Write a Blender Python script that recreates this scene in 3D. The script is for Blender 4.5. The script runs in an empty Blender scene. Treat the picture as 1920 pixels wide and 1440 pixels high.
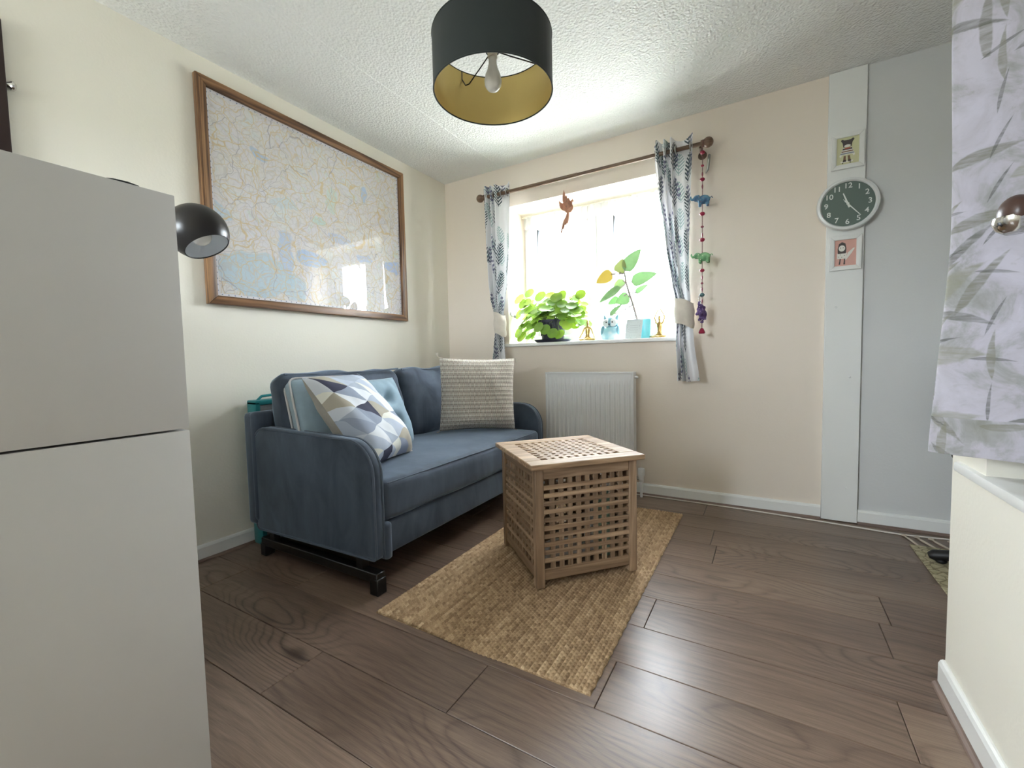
import bpy, bmesh, math, random
from mathutils import Vector, Matrix, Euler, noise as mnoise
random.seed(7)
PI = math.pi
sc = bpy.context.scene
COL = sc.collection

# ------------------------------------------------------------------ camera, world, exposure
cam_d = bpy.data.cameras.new('camera'); cam = bpy.data.objects.new('camera', cam_d); COL.objects.link(cam)
cam_d.sensor_fit = 'HORIZONTAL'; cam_d.sensor_width = 36.0; cam_d.lens = 36.0 * 812.478 / 1920.0
cam_d.clip_start = 0.05
_r = Vector((0.86358395, 0.50373513, -0.02176407)); _u = Vector((-0.01036679, 0.06089531, 0.99809032)); _f = Vector((-0.50409849, 0.86170916, -0.05781032))
M = Matrix.Identity(4)
for i in range(3):
    M[i][0] = _r[i]; M[i][1] = _u[i]; M[i][2] = -_f[i]
M.translation = Vector((2.28039, -2.87733, 0.91489))
cam.matrix_world = M
sc.camera = cam

world = bpy.data.worlds.new('overcast_sky'); sc.world = world; world.use_nodes = True
_bg = world.node_tree.nodes['Background']
_bg.inputs['Color'].default_value = (0.93, 0.97, 1.0, 1); _bg.inputs['Strength'].default_value = 24.0

_wt = world.node_tree; _tc = _wt.nodes.new('ShaderNodeTexCoord'); _sp = _wt.nodes.new('ShaderNodeSeparateXYZ'); _rp = _wt.nodes.new('ShaderNodeValToRGB')
_wt.links.new(_tc.outputs['Generated'], _sp.inputs[0]); _wt.links.new(_sp.outputs[2], _rp.inputs[0]); _wt.links.new(_rp.outputs[0], _bg.inputs['Color'])
_rp.color_ramp.elements[0].position = 0.0; _rp.color_ramp.elements[0].color = (0.34, 0.35, 0.33, 1)      # pavement and lawn below the horizon
_rp.color_ramp.elements[1].position = 0.02; _rp.color_ramp.elements[1].color = (0.89, 0.945, 1.0, 1)      # even overcast sky above

def portal(name, loc, rot, sx, sy):          # sampling guides for the daylight entering at each window
    l = bpy.data.lights.new(name, 'AREA'); l.shape = 'RECTANGLE'; l.size = sx; l.size_y = sy
    o = bpy.data.objects.new(name, l); COL.objects.link(o); o.location = loc; o.rotation_euler = rot
    l.cycles.is_portal = True
portal('daylight_window', (1.21, 0.45, 1.54), (-PI/2, 0, 0), 1.3, 1.1)
portal('fill_rear_window', (0.65, -4.70, 1.475), (PI/2, 0, 0), 0.9, 1.05)  # guide for the added rear opening

vs = sc.view_settings
sc.display_settings.display_device = 'sRGB'
vs.view_transform = 'Standard'; vs.look = 'None'; vs.gamma = 1.0; vs.use_curve_mapping = False; vs.exposure = 1.12
cy = sc.cycles
cy.max_bounces = 8; cy.diffuse_bounces = 7; cy.glossy_bounces = 4; cy.transmission_bounces = 6; cy.transparent_max_bounces = 12
cy.caustics_reflective = False; cy.caustics_refractive = False; cy.sample_clamp_indirect = 8.0; cy.use_denoising = True
cy.blur_glossy = 1.0; cy.use_adaptive_sampling = True; cy.adaptive_threshold = 0.15

# ------------------------------------------------------------------ material helpers
def lin(r, g, b):
    f = lambda c: (c/255.0)/12.92 if c/255.0 <= 0.04045 else (((c/255.0)+0.055)/1.055)**2.4
    return (f(r), f(g), f(b), 1.0)

class S:                                     # a node socket with arithmetic
    def __init__(s, T, sock): s.T = T; s.k = sock
    def _m(s, op, *a):
        n = s.T.nodes.new('ShaderNodeMath'); n.operation = op
        for i, v in enumerate((s,) + a):
            if isinstance(v, S): s.T.links.new(v.k, n.inputs[i])
            else: n.inputs[i].default_value = v
        return S(s.T, n.outputs[0])
    def __add__(s, o): return s._m('ADD', o)
    def __radd__(s, o): return s._m('ADD', o)
    def __sub__(s, o): return s._m('SUBTRACT', o)
    def __rsub__(s, o): return (s._m('MULTIPLY', -1.0))._m('ADD', o)
    def __mul__(s, o): return s._m('MULTIPLY', o)
    def __rmul__(s, o): return s._m('MULTIPLY', o)
    def __truediv__(s, o): return s._m('DIVIDE', o)
    def lt(s, o): return s._m('LESS_THAN', o)
    def gt(s, o): return s._m('GREATER_THAN', o)
    def abs(s): return s._m('ABSOLUTE')
    def fract(s): return s._m('FRACT')
    def floor(s): return s._m('FLOOR')
    def sin(s): return s._m('SINE')
    def cos(s): return s._m('COSINE')
    def min(s, o): return s._m('MINIMUM', o)
    def max(s, o): return s._m('MAXIMUM', o)
    def pow(s, o): return s._m('POWER', o)
    def sqrt(s): return s._m('SQRT')
    def clamp(s): return s._m('MAXIMUM', 0.0)._m('MINIMUM', 1.0)
    def smooth(s, a, b):
        n = s.T.nodes.new('ShaderNodeMapRange'); n.interpolation_type = 'SMOOTHSTEP'
        s.T.links.new(s.k, n.inputs[0]); n.inputs[1].default_value = a; n.inputs[2].default_value = b
        return S(s.T, n.outputs[0])

class Mat:
    def __init__(s, name, color=(0.8, 0.8, 0.8, 1), rough=0.6, **kw):
        s.m = bpy.data.materials.new(name); s.m.use_nodes = True; s.T = s.m.node_tree
        s.p = s.T.nodes['Principled BSDF']; s.out = s.T.nodes['Material Output']
        s.p.inputs['Base Color'].default_value = color; s.p.inputs['Roughness'].default_value = rough
        for k, v in kw.items(): s.p.inputs[k.replace('_', ' ')].default_value = v
    def link(s, a, b): s.T.links.new(a.k if isinstance(a, S) else a, b)
    def coord(s, kind='Object', scale=(1, 1, 1), offset=None, rot=(0, 0, 0)):
        tc = s.T.nodes.new('ShaderNodeTexCoord'); mp = s.T.nodes.new('ShaderNodeMapping')
        s.T.links.new(tc.outputs[kind], mp.inputs[0]); mp.inputs['Scale'].default_value = scale; mp.inputs['Rotation'].default_value = rot
        if offset is not None:
            if isinstance(offset, tuple): mp.inputs['Location'].default_value = offset
            else: s.T.links.new(offset, mp.inputs['Location'])
        return mp.outputs[0]
    def rnd(s):
        n = s.T.nodes.new('ShaderNodeObjectInfo'); return S(s.T, n.outputs['Random'])
    def objcolor(s):
        n = s.T.nodes.new('ShaderNodeObjectInfo'); return n.outputs['Color']
    def rndvec(s, k=37.0):
        r = s.rnd(); n = s.T.nodes.new('ShaderNodeCombineXYZ')
        for i, f in enumerate((k, k*1.7, k*0.6)): s.link(r*f, n.inputs[i])
        return n.outputs[0]
    def sep(s, vec):
        n = s.T.nodes.new('ShaderNodeSeparateXYZ'); s.link(vec, n.inputs[0]); return [S(s.T, o) for o in n.outputs]
    def comb(s, x, y, z=0.0):
        n = s.T.nodes.new('ShaderNodeCombineXYZ')
        for i, v in enumerate((x, y, z)):
            if isinstance(v, S): s.link(v, n.inputs[i])
            else: n.inputs[i].default_value = v
        return n.outputs[0]
    def noise(s, vec, scale=5.0, detail=3.0, rough=0.5, dist=0.0, out='Fac'):
        n = s.T.nodes.new('ShaderNodeTexNoise'); s.link(vec, n.inputs['Vector'])
        n.inputs['Scale'].default_value = scale; n.inputs['Detail'].default_value = detail
        n.inputs['Roughness'].default_value = rough; n.inputs['Distortion'].default_value = dist
        return S(s.T, n.outputs[out])
    def voro(s, vec, scale=5.0, feature='F1', out='Distance', rand=1.0):
        n = s.T.nodes.new('ShaderNodeTexVoronoi'); n.feature = feature; s.link(vec, n.inputs['Vector'])
        n.inputs['Scale'].default_value = scale; n.inputs['Randomness'].default_value = rand
        return S(s.T, n.outputs[out])
    def white(s, vec, out='Value'):
        n = s.T.nodes.new('ShaderNodeTexWhiteNoise'); n.noise_dimensions = '3D'; s.link(vec, n.inputs['Vector']); return S(s.T, n.outputs[out])
    def ramp(s, fac, stops, interp='LINEAR'):
        n = s.T.nodes.new('ShaderNodeValToRGB'); n.color_ramp.interpolation = interp; e = n.color_ramp.elements
        while len(e) < len(stops): e.new(0.5)
        for i, (p, c) in enumerate(stops): e[i].position = p; e[i].color = c
        s.link(fac, n.inputs[0]); return S(s.T, n.outputs[0])
    def mix(s, fac, a, b, mode='MIX'):
        n = s.T.nodes.new('ShaderNodeMix'); n.data_type = 'RGBA'; n.blend_type = mode
        if isinstance(fac, S): s.link(fac, n.inputs[0])
        else: n.inputs[0].default_value = fac
        for v, i in ((a, 6), (b, 7)):
            if isinstance(v, S) or hasattr(v, 'is_linked'): s.link(v, n.inputs[i])
            else: n.inputs[i].default_value = v
        return S(s.T, n.outputs[2])
    def base(s, v): s.link(v, s.p.inputs['Base Color']); return s
    def bump(s, h, strength=0.3, dist=0.01):
        n = s.T.nodes.new('ShaderNodeBump'); n.inputs['Strength'].default_value = strength; n.inputs['Distance'].default_value = dist
        s.link(h, n.inputs['Height']); s.T.links.new(n.outputs[0], s.p.inputs['Normal']); s.bn = n.outputs[0]; return s
    def translucent(s, fac, color):
        t = s.T.nodes.new('ShaderNodeBsdfTranslucent'); mx = s.T.nodes.new('ShaderNodeMixShader')
        if isinstance(color, S): s.link(color, t.inputs[0])
        else: t.inputs[0].default_value = color
        mx.inputs[0].default_value = fac
        s.T.links.new(s.p.outputs[0], mx.inputs[1]); s.T.links.new(t.outputs[0], mx.inputs[2]); s.T.links.new(mx.outputs[0], s.out.inputs[0]); return s

MATS = {}
def plain(key, rgb, rough=0.6, **kw):
    MATS[key] = Mat(key, lin(*rgb), rough, **kw).m; return MATS[key]

# ---- setting
def paint(key, rgb, bump=0.12, sc_=90.0):
    a = Mat(key, lin(*rgb), 0.75); v = a.coord()
    n = a.noise(v, sc_, 1.0, 0.5); a.bump(n, bump, 0.004)
    MATS[key] = a.m
paint('paint_cream', (234, 230, 218)); paint('paint_beige', (233, 222, 209)); paint('paint_grey', (212, 213, 213)); paint('paint_white', (232, 233, 231), 0.06)
a = Mat('artex', lin(238, 239, 238), 0.8); v = a.coord()
n1 = a.voro(v, 95.0, 'SMOOTH_F1'); n2 = a.noise(v, 60.0, 3.0, 0.6)
a.bump(n1*0.8 + n2*0.7, 0.6, 0.012); MATS['artex'] = a.m
plain('gloss_white', (235, 236, 234), 0.35); plain('upvc', (244, 247, 250), 0.3); plain('sill_white', (238, 238, 236), 0.4)
plain('underlay', (38, 30, 26), 0.9); plain('blackout', (214, 210, 204), 0.8)

def wood(key, stops, scl=(1.2, 26.0, 26.0), ring=6.0, rough=0.45, bump=0.15, rnd=0.25, tint=False, kind='Object'):
    a = Mat(key, (1, 1, 1, 1), rough); v = a.coord(kind, scl, a.rndvec())
    w = a.noise(v, 0.55, 2.0, 0.5, 0.8)
    fine = a.noise(v, 3.2, 6.0, 0.65, 0.25)
    rings = ((w*ring).fract() - 0.5).abs()*2.0
    c = a.ramp(rings*0.45 + fine*0.55, stops)
    r = a.rnd(); c = a.mix(rnd, c, a.ramp(r, [(0, (0.55, 0.55, 0.55, 1)), (1, (1.35, 1.35, 1.35, 1))]), 'MULTIPLY')
    if tint: c = a.mix(1.0, c, a.objcolor(), 'MULTIPLY')
    a.base(c); a.bump(fine, bump, 0.002); MATS[key] = a.m; return a

# laminate planks: streaks, cathedral rings, dark knots
a = Mat('laminate', (1, 1, 1, 1), 0.36)
v = a.coord('Object', (1, 1, 1), a.rndvec(61.0)); x, y, z = a.sep(v)
warp = a.noise(a.comb(x*1.4, y*5.0), 1.0, 2.0, 0.5); warp2 = a.noise(a.comb(x*4.5, y*9.0, 3.0), 1.0, 2.0, 0.5)
kn = a.voro(a.comb(x*1.15, y*3.1, 0.5), 1.0)
knot = (1.0 - kn.smooth(0.015, 0.11))*(warp2.smooth(0.25, 0.5))
neark = 1.0 - kn.smooth(0.05, 0.55)
lev = y*34.0 + warp*7.0 + warp2*1.5 + neark*7.0
rings = 1.0 - ((lev.fract() - 0.5).abs()*2.0).pow(3.0)*1.4
streak = a.noise(a.comb(x*2.5, y*70.0 + warp*6.0, 1.0), 1.0, 5.0, 0.65)
fine = a.noise(a.comb(x*14.0, y*420.0, 2.0), 1.0, 3.0, 0.6)
tone = a.noise(a.comb(x*0.9, y*4.0, 7.0), 1.0, 2.0, 0.5)
g = (rings - 0.6)*(neark*0.17 + 0.05) + streak*0.50 + fine*0.36 + tone*0.42 - knot*0.42 - 0.10
c = a.ramp(g, [(0.22, lin(62, 48, 41)), (0.42, lin(98, 80, 69)), (0.60, lin(124, 104, 90)), (0.85, lin(152, 132, 115))])
c = a.mix(0.30, c, a.ramp(a.rnd(), [(0, (0.72, 0.70, 0.70, 1)), (1, (1.18, 1.17, 1.14, 1))]), 'MULTIPLY')
a.base(c); a.link(fine*0.10 + 0.27, a.p.inputs['Roughness'])
a.bump(fine*0.6 + streak*0.4, 0.05, 0.002); MATS['laminate'] = a.m

wood('oak_frame', [(0.25, lin(66, 44, 28)), (0.5, lin(116, 82, 54)), (0.75, lin(154, 116, 82))], (26, 1.6, 26), 5.0, 0.4)
wood('oak_frame_up', [(0.25, lin(72, 48, 30)), (0.5, lin(124, 90, 60)), (0.75, lin(162, 124, 88))], (26, 26, 1.6), 5.0, 0.4)
wood('acacia', [(0.15, lin(118, 94, 72)), (0.5, lin(158, 132, 107)), (0.85, lin(194, 168, 141))], (2.0, 34, 34), 3.0, 0.5, 0.08, 0.25, True)
wood('acacia_up', [(0.15, lin(114, 91, 70)), (0.5, lin(153, 127, 103)), (0.85, lin(188, 162, 136))], (34, 34, 2.0), 3.0, 0.5, 0.08, 0.25, True)
wood('pole_wood', [(0.2, lin(80, 60, 46)), (0.6, lin(110, 86, 68)), (0.9, lin(136, 110, 90))], (3, 40, 40), 2.0, 0.35)
wood('bead_trim', [(0.2, lin(92, 74, 66)), (0.6, lin(122, 102, 92)), (0.9, lin(142, 122, 110))], (4, 4, 40), 2.0, 0.5)
wood('bird_wood', [(0.2, lin(142, 92, 68)), (0.6, lin(176, 124, 98)), (0.9, lin(200, 152, 124))], (20, 20, 5), 2.0, 0.6)
plain('espresso', (42, 24, 20), 0.35)

# ---- fabrics
def velvet(key, rgb, rgb2, sheen=0.5):
    a = Mat(key, (1, 1, 1, 1), 0.8); v = a.coord('Object', (5, 5, 2.2), a.rndvec())
    n = a.noise(v, 1.6, 4.0, 0.6, 0.6); a.base(a.ramp(n, [(0.3, lin(*rgb)), (0.72, lin(*rgb2))]))
    a.p.inputs['Sheen Weight'].default_value = sheen; a.p.inputs['Sheen Roughness'].default_value = 0.35
    a.p.inputs['Sheen Tint'].default_value = lin(190, 210, 232)
    w = a.noise(a.coord('Object', (1, 1, 1)), 900.0, 1.0); a.bump(w, 0.08, 0.001); MATS[key] = a.m
velvet('velvet', (52, 61, 74), (82, 94, 111), 1.0); velvet('velvet_piping', (74, 84, 98), (92, 102, 118), 0.5)
def weave(key, rgb, sheen=0.2, sc_=380.0):
    a = Mat(key, lin(*rgb), 0.85); v = a.coord('Object', (1, 1, 1), a.rndvec())
    n = a.noise(v, 14.0, 4.0, 0.6); d = tuple(c*0.82 for c in lin(*rgb)[:3]) + (1,)
    a.base(a.ramp(n, [(0.3, d), (0.7, lin(*rgb))])); a.p.inputs['Sheen Weight'].default_value = sheen
    a.bump(a.noise(v, sc_, 2.0), 0.15, 0.001); MATS[key] = a.m
weave('blue_linen', (150, 172, 186)); weave('blue_velour', (146, 172, 188)); weave('pale_piping', (206, 205, 206)); weave('calico', (222, 213, 199)); weave('teal_cloth', (30, 140, 146)); weave('bag_grey', (140, 146, 150)); weave('fringe_yarn', (190, 176, 160))

# triangle print
a = Mat('triangle_print', (1, 1, 1, 1), 0.85); v = a.coord('UV'); x, y, z = a.sep(v)
wob = a.noise(v, 2.3, 1.0, 0.5, 0.0, 'Color'); wx, wy, wz = a.sep(wob.k)
x2 = x + (wx - 0.5)*0.22; y2 = y + (wy - 0.5)*0.22
p_ = (x2*4.6 + y2*2.0); q_ = (y2*4.2 - x2*1.0)
fa = p_.fract(); fb = q_.fract(); up = (fa + fb).gt(1.0)
h = a.white(a.comb(p_.floor() + 3.0, q_.floor() + 5.0, up))
c = a.ramp(h, [(0.0, lin(222, 226, 232)), (0.2, lin(186, 196, 212)), (0.36, lin(228, 228, 220)), (0.48, lin(148, 158, 178)), (0.6, lin(58, 60, 82)), (0.72, lin(170, 180, 196)), (0.84, lin(176, 170, 156)), (0.93, lin(206, 212, 222))], 'CONSTANT')
a.base(c); a.bump(a.noise(a.coord(), 500.0, 1.0), 0.1, 0.001); MATS['triangle_print'] = a.m
weave('cushion_back', (172, 168, 158))
# ribbed knit with pale and taupe bands
a = Mat('ribbed_knit', (1, 1, 1, 1), 0.9); v = a.coord('UV'); x, y, z = a.sep(v)
row = y*17.0; st = ((x*62.0 + (row.floor()*0.5)).fract() - 0.5).abs()*2.0
prof = (row.fract() - 0.5).abs()*2.0
zig = st.gt(prof*0.75 + 0.12)
alt = a.ramp(a.white(a.comb(row.floor(), 0.0, 2.0)), [(0, lin(132, 120, 109)), (0.5, lin(148, 137, 126)), (1, lin(114, 105, 97))])
c = a.mix(zig, alt, lin(228, 222, 212)); c = a.mix(prof.gt(0.86), c, lin(205, 196, 186)); a.base(c)
a.bump(prof*-1.0 + st*0.3, 0.5, 0.004); MATS['ribbed_knit'] = a.m

# curtain with fern print
def fern(a, u, v, cw, ch, seed, K, slant, wid, dens):
    iu = (u/cw).floor(); jv = (v/ch + iu*0.37).floor()
    h = a.white(a.comb(iu, jv, seed)); h2 = a.white(a.comb(iu, jv, seed + 9.0))
    lu = ((u/cw).fract() - 0.5)*cw + (h - 0.5)*cw*0.3; lv = (v/ch + iu*0.37).fract()*ch
    lean = (h2 - 0.5)*0.7
    lu = lu - (lv - ch*0.5)*lean
    t = (lv/ch*1.25 - 0.1)
    inside = t.gt(0.0)*t.lt(1.0)
    half = (t*PI).clamp()*0 + ((1.0 - t)*t.max(0.0)).max(0.0).sqrt()*2.0*wid
    au = lu.abs()
    leaf = (lv*K - au*slant).fract().lt(0.5)*au.lt(half)
    stem = au.lt(0.0022)
    return (leaf.max(stem))*inside*h.lt(dens)
a = Mat('fern_print', (1, 1, 1, 1), 0.85); v = a.coord('UV'); u, w, z = a.sep(v)
f1 = fern(a, u, w, 0.105, 0.215, 1.0, 44.0, 46.0, 0.036, 0.62); f2 = fern(a, u + 0.05, w + 0.11, 0.10, 0.17, 4.0, 34.0, 24.0, 0.022, 0.5)
f3 = fern(a, u + 0.03, w + 0.2, 0.09, 0.16, 8.0, 50.0, 50.0, 0.030, 0.5)
c = a.mix(f3, lin(238, 238, 240), lin(170, 192, 192)); c = a.mix(f2, c, lin(122, 122, 146)); c = a.mix(f1, c, lin(70, 84, 92)); a.base(c)
a.bump(a.noise(a.coord(), 600.0, 1.0), 0.06, 0.001); a.translucent(0.05, c); MATS['fern_print'] = a.m

# curtain with watercolour leaves
a = Mat('watercolour_leaf', (1, 1, 1, 1), 0.85); v = a.coord('UV'); u, w, z = a.sep(v)
wash = a.noise(v, 9.0, 5.0, 0.65, 0.6); wash2 = a.noise(a.coord('UV', (26, 60, 1), None, (0, 0, 0.6)), 1.0, 4.0, 0.6, 0.5)
c = a.ramp(wash, [(0.35, lin(196, 193, 205)), (0.50, lin(184, 181, 191)), (0.60, lin(160, 160, 160)), (0.75, lin(140, 141, 132))])
c = a.mix((wash2.smooth(0.58, 0.75))*0.35, c, lin(146, 148, 146))
edge_n = a.noise(a.coord('UV', (30, 30, 1)), 1.0, 3.0, 0.6); brush = a.noise(a.coord('UV', (14, 130, 1), None, (0, 0, 0.9)), 1.0, 3.0, 0.6)
def bigleaf(u, w, cw, ch, seed, L, W, dens):
    iu = (u/cw).floor(); jv = (w/ch + iu*0.43).floor()
    h = a.white(a.comb(iu, jv, seed)); h2 = a.white(a.comb(iu, jv, seed + 3.0))
    lu = ((u/cw).fract() - 0.5)*cw; lv = ((w/ch + iu*0.43).fract() - 0.5)*ch
    an = (h2 - 0.5)*1.9 + 0.65; cs = an.cos(); sn = an.sin()
    p = (lu*cs + lv*sn)/L; q = (lv*cs - lu*sn)/W + (p*p)*0.5 - 0.2
    prof = (1.0 - p*p).max(0.0)*(1.0 - p*0.35)
    qq = (prof*0.8 - q.abs() + (edge_n - 0.5)*0.5).smooth(-0.02, 0.22)
    return qq*p.abs().lt(1.0)*h.lt(dens)
for cw, ch, sd, L, W, de, col in ((0.17, 0.13, 2.0, 0.085, 0.016, 0.7, (122, 122, 106)), (0.14, 0.15, 6.0, 0.07, 0.013, 0.65, (104, 106, 98)), (0.19, 0.15, 11.0, 0.09, 0.03, 0.6, (146, 146, 130)), (0.10, 0.09, 17.0, 0.045, 0.005, 0.65, (96, 98, 94)), (0.11, 0.12, 23.0, 0.055, 0.011, 0.6, (132, 132, 116))):
    mk = bigleaf(u + sd*0.031, w + sd*0.017, cw, ch, sd, L, W, de)*(brush*1.5 - 0.15).clamp()
    c = a.mix(mk, c, lin(*col))
a.base(c); a.bump(a.noise(a.coord(), 700.0, 1.0), 0.08, 0.001); a.translucent(0.01, c); MATS['watercolour_leaf'] = a.m

# jute
a = Mat('jute', (1, 1, 1, 1), 0.9); v = a.coord(); x, y, z = a.sep(v)
RW = 0.82/64
row = (x/RW).floor(); rh = a.white(a.comb(row, 0.0, 1.0)); seg = a.noise(a.comb(row*3.1, y*4.0), 1.0, 2.0)
stc = a.white(a.comb(row, (y/0.016 + (row*0.5).fract()).floor(), 3.0)); fib = a.noise(a.comb(x*500.0, y*160.0), 1.0, 3.0)
g = rh*0.12 + seg*0.20 + stc*0.22 + fib*0.46
a.base(a.ramp(g, [(0.22, lin(120, 94, 68)), (0.45, lin(166, 138, 105)), (0.62, lin(196, 168, 132)), (0.82, lin(226, 203, 169))])); a.bump(fib, 0.4, 0.003); MATS['jute'] = a.m
# hall rug
a = Mat('hall_rug', (1, 1, 1, 1), 0.95); v = a.coord(); vv = a.voro(v, 28.0, 'DISTANCE_TO_EDGE'); n = a.noise(v, 40.0, 3.0)
a.base(a.mix(vv.lt(0.06), a.ramp(n, [(0.35, lin(168, 160, 128)), (0.7, lin(196, 186, 156))]), lin(136, 127, 102))); MATS['hall_rug'] = a.m

# printed road map
a = Mat('map_print', (1, 1, 1, 1), 0.55); v = a.coord('UV'); u, w, z = a.sep(v)
asp = 1.22
wb = a.noise(a.comb(u*asp, w), 5.0, 3.0, 0.6, 0.0, 'Color'); bx, by, bz = a.sep(wb.k)
X = u*asp + (bx - 0.5)*0.16; Y = w + (by - 0.5)*0.16; P = a.comb(X, Y)
land = a.noise(P, 7.0, 5.0, 0.65)
c = a.ramp(land, [(0.3, lin(236, 242, 243)), (0.45, lin(243, 239, 237)), (0.58, lin(241, 237, 243)), (0.72, lin(232, 244, 232))])
speck = a.noise(P, 90.0, 2.0, 0.7); c = a.mix(speck.smooth(0.55, 0.72)*0.30, c, lin(206, 200, 206))
speck2 = a.noise(a.comb(X + 3.0, Y), 60.0, 2.0, 0.7); c = a.mix(speck2.smooth(0.58, 0.7)*0.35, c, lin(244, 220, 214))
def blob(cu, cw_, ru, rw_): return 1.0 - (((X - cu*asp)/ru)*((X - cu*asp)/ru) + ((Y - cw_)/rw_)*((Y - cw_)/rw_)).smooth(0.75, 1.1)
for bl, col, k in ((blob(0.17, 0.13, 0.20, 0.12), (184, 206, 218), 0.85), (blob(0.30, 0.30, 0.05, 0.13), (178, 198, 226), 0.75), (blob(0.43, 0.27, 0.09, 0.05), (172, 196, 228), 0.85), (blob(0.33, 0.1, 0.06, 0.09), (186, 210, 222), 0.7), (blob(0.60, 0.43, 0.1, 0.025), (184, 200, 228), 0.6), (blob(0.74, 0.38, 0.06, 0.03), (180, 198, 230), 0.7), (blob(0.94, 0.35, 0.08, 0.045), (168, 190, 230), 0.85), (blob(0.75, 0.78, 0.03, 0.05), (176, 200, 232), 0.8), (blob(0.2, 0.78, 0.05, 0.025), (170, 198, 230), 0.8), (blob(0.47, 0.5, 0.05, 0.03), (196, 220, 214), 0.8), (blob(0.55, 0.66, 0.05, 0.06), (200, 218, 208), 0.7), (blob(0.03, 0.42, 0.06, 0.04), (182, 206, 222), 0.7), (blob(0.3, 0.56, 0.08, 0.03), (196, 212, 220), 0.6)):
    c = a.mix(bl*k, c, lin(*[min(255, q + 20) for q in col]))
for scl, wd, col, k, off in ((34.0, 0.05, (214, 208, 204), 0.5, 5.0), (19.0, 0.028, (232, 214, 184), 0.7, 2.0), (9.0, 0.016, (230, 206, 156), 0.8, 0.0), (5.0, 0.0055, (178, 172, 182), 0.7, 9.0)):
    e = a.voro(a.comb(X + off, Y + off), scl, 'DISTANCE_TO_EDGE'); c = a.mix((1.0 - e.smooth(wd*0.5, wd*1.3))*k, c, lin(*col))
red = a.voro(a.comb(X + 4.0, Y + 1.0), 8.0); c = a.mix((1.0 - red.smooth(0.02, 0.1))*0.5, c, lin(222, 184, 128))
edge = u.min(1.0 - u).min(0.0 + w).min(1.0 - w)
du = (u - 0.5).abs(); dw = (w - 0.5).abs()
marg = du.gt(0.484).max(dw.gt(0.480)); c = a.mix(marg, c, lin(246, 244, 250))
tick = du.gt(0.486)*du.lt(0.4905)*((w*34.0).fract().lt(0.22)); tick = tick.max(dw.gt(0.4825)*dw.lt(0.488)*((u*42.0).fract().lt(0.2)))
c = a.mix(tick*0.8, c, lin(96, 110, 150)); a.base(c); a.p.inputs['Roughness'].default_value = 0.6
MATS['map_print'] = a.m

# ---- glass
def clear(key, tint, refl, rough=0.0):
    a = Mat(key, (1, 1, 1, 1), 0.1); T = a.T
    tr = T.nodes.new('ShaderNodeBsdfTransparent'); tr.inputs[0].default_value = tint
    gl = T.nodes.new('ShaderNodeBsdfGlossy'); gl.inputs['Roughness'].default_value = rough
    lw = T.nodes.new('ShaderNodeLayerWeight'); lw.inputs[0].default_value = 0.5
    fr = S(T, lw.outputs['Facing']).pow(4.0)*0.85 + refl                     # same from both faces of a thin sheet
    mx = T.nodes.new('ShaderNodeMixShader'); T.links.new(fr.k, mx.inputs[0]); T.links.new(tr.outputs[0], mx.inputs[1]); T.links.new(gl.outputs[0], mx.inputs[2])
    T.links.new(mx.outputs[0], a.out.inputs[0]); MATS[key] = a.m
clear('window_glass', (0.97, 0.99, 1.0, 1), 0.03); clear('picture_glass', (0.98, 0.98, 0.98, 1), 0.04)
a = Mat('voile', (1, 1, 1, 1), 0.9); T = a.T
tr = T.nodes.new('ShaderNodeBsdfTransparent'); tl = T.nodes.new('ShaderNodeBsdfTranslucent'); tl.inputs[0].default_value = (0.93, 0.96, 1.0, 1)
df = T.nodes.new('ShaderNodeBsdfDiffuse'); df.inputs[0].default_value = (0.93, 0.95, 0.98, 1)
m1 = T.nodes.new('ShaderNodeMixShader'); m1.inputs[0].default_value = 0.5; T.links.new(tl.outputs[0], m1.inputs[1]); T.links.new(df.outputs[0], m1.inputs[2])
m2 = T.nodes.new('ShaderNodeMixShader'); m2.inputs[0].default_value = 0.45; T.links.new(tr.outputs[0], m2.inputs[1]); T.links.new(m1.outputs[0], m2.inputs[2]); T.links.new(m2.outputs[0], a.out.inputs[0]); MATS['voile'] = a.m

# ---- misc
a = Mat('melamine', lin(200, 199, 196), 0.5); MATS['melamine'] = a.m
plain('melamine_edge', (226, 226, 222), 0.4); plain('gap_dark', (96, 96, 92), 0.8)
plain('black_metal', (16, 15, 16), 0.35); plain('black_plastic', (14, 14, 15), 0.5); plain('black_gloss', (24, 20, 19), 0.32)
plain('lamp_inner', (244, 247, 250), 0.5); plain('chrome', (210, 208, 205), 0.15, Metallic=1.0); plain('steel', (178, 176, 172), 0.3, Metallic=1.0)
a = Mat('shade_cotton', lin(30, 38, 38), 0.85); a.bump(a.noise(a.coord('Object', (1, 1, 1)), 700.0, 1.0), 0.1, 0.001); a.p.inputs['Sheen Weight'].default_value = 0.15; MATS['shade_cotton'] = a.m
a = Mat('gold_lining', lin(214, 190, 122), 0.42, Metallic=0.75); v = a.coord('Object', (120, 120, 2)); a.bump(a.noise(v, 2.0, 2.0), 0.1, 0.001); MATS['gold_lining'] = a.m
plain('opal_bulb', (236, 234, 226), 0.25); plain('bulb_holder', (226, 222, 208), 0.45)
plain('radiator_white', (226, 227, 228), 0.35); plain('radiator_dark', (150, 150, 150), 0.6); plain('cable_white', (222, 216, 206), 0.5)
def leafmat(key, stops, tcol, tr=0.5, rough=0.45):
    a = Mat(key, (1, 1, 1, 1), rough); r = a.rnd(); n = a.noise(a.coord('Object', (1, 1, 1), a.rndvec()), 30.0, 2.0)
    a.base(a.ramp(r*0.7 + n*0.3, stops)); a.translucent(tr, lin(*tcol)); MATS[key] = a.m
leafmat('pilea_leaf', [(0.1, lin(78, 116, 42)), (0.5, lin(128, 170, 58)), (0.9, lin(170, 202, 80))], (186, 218, 64), 0.08)
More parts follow.
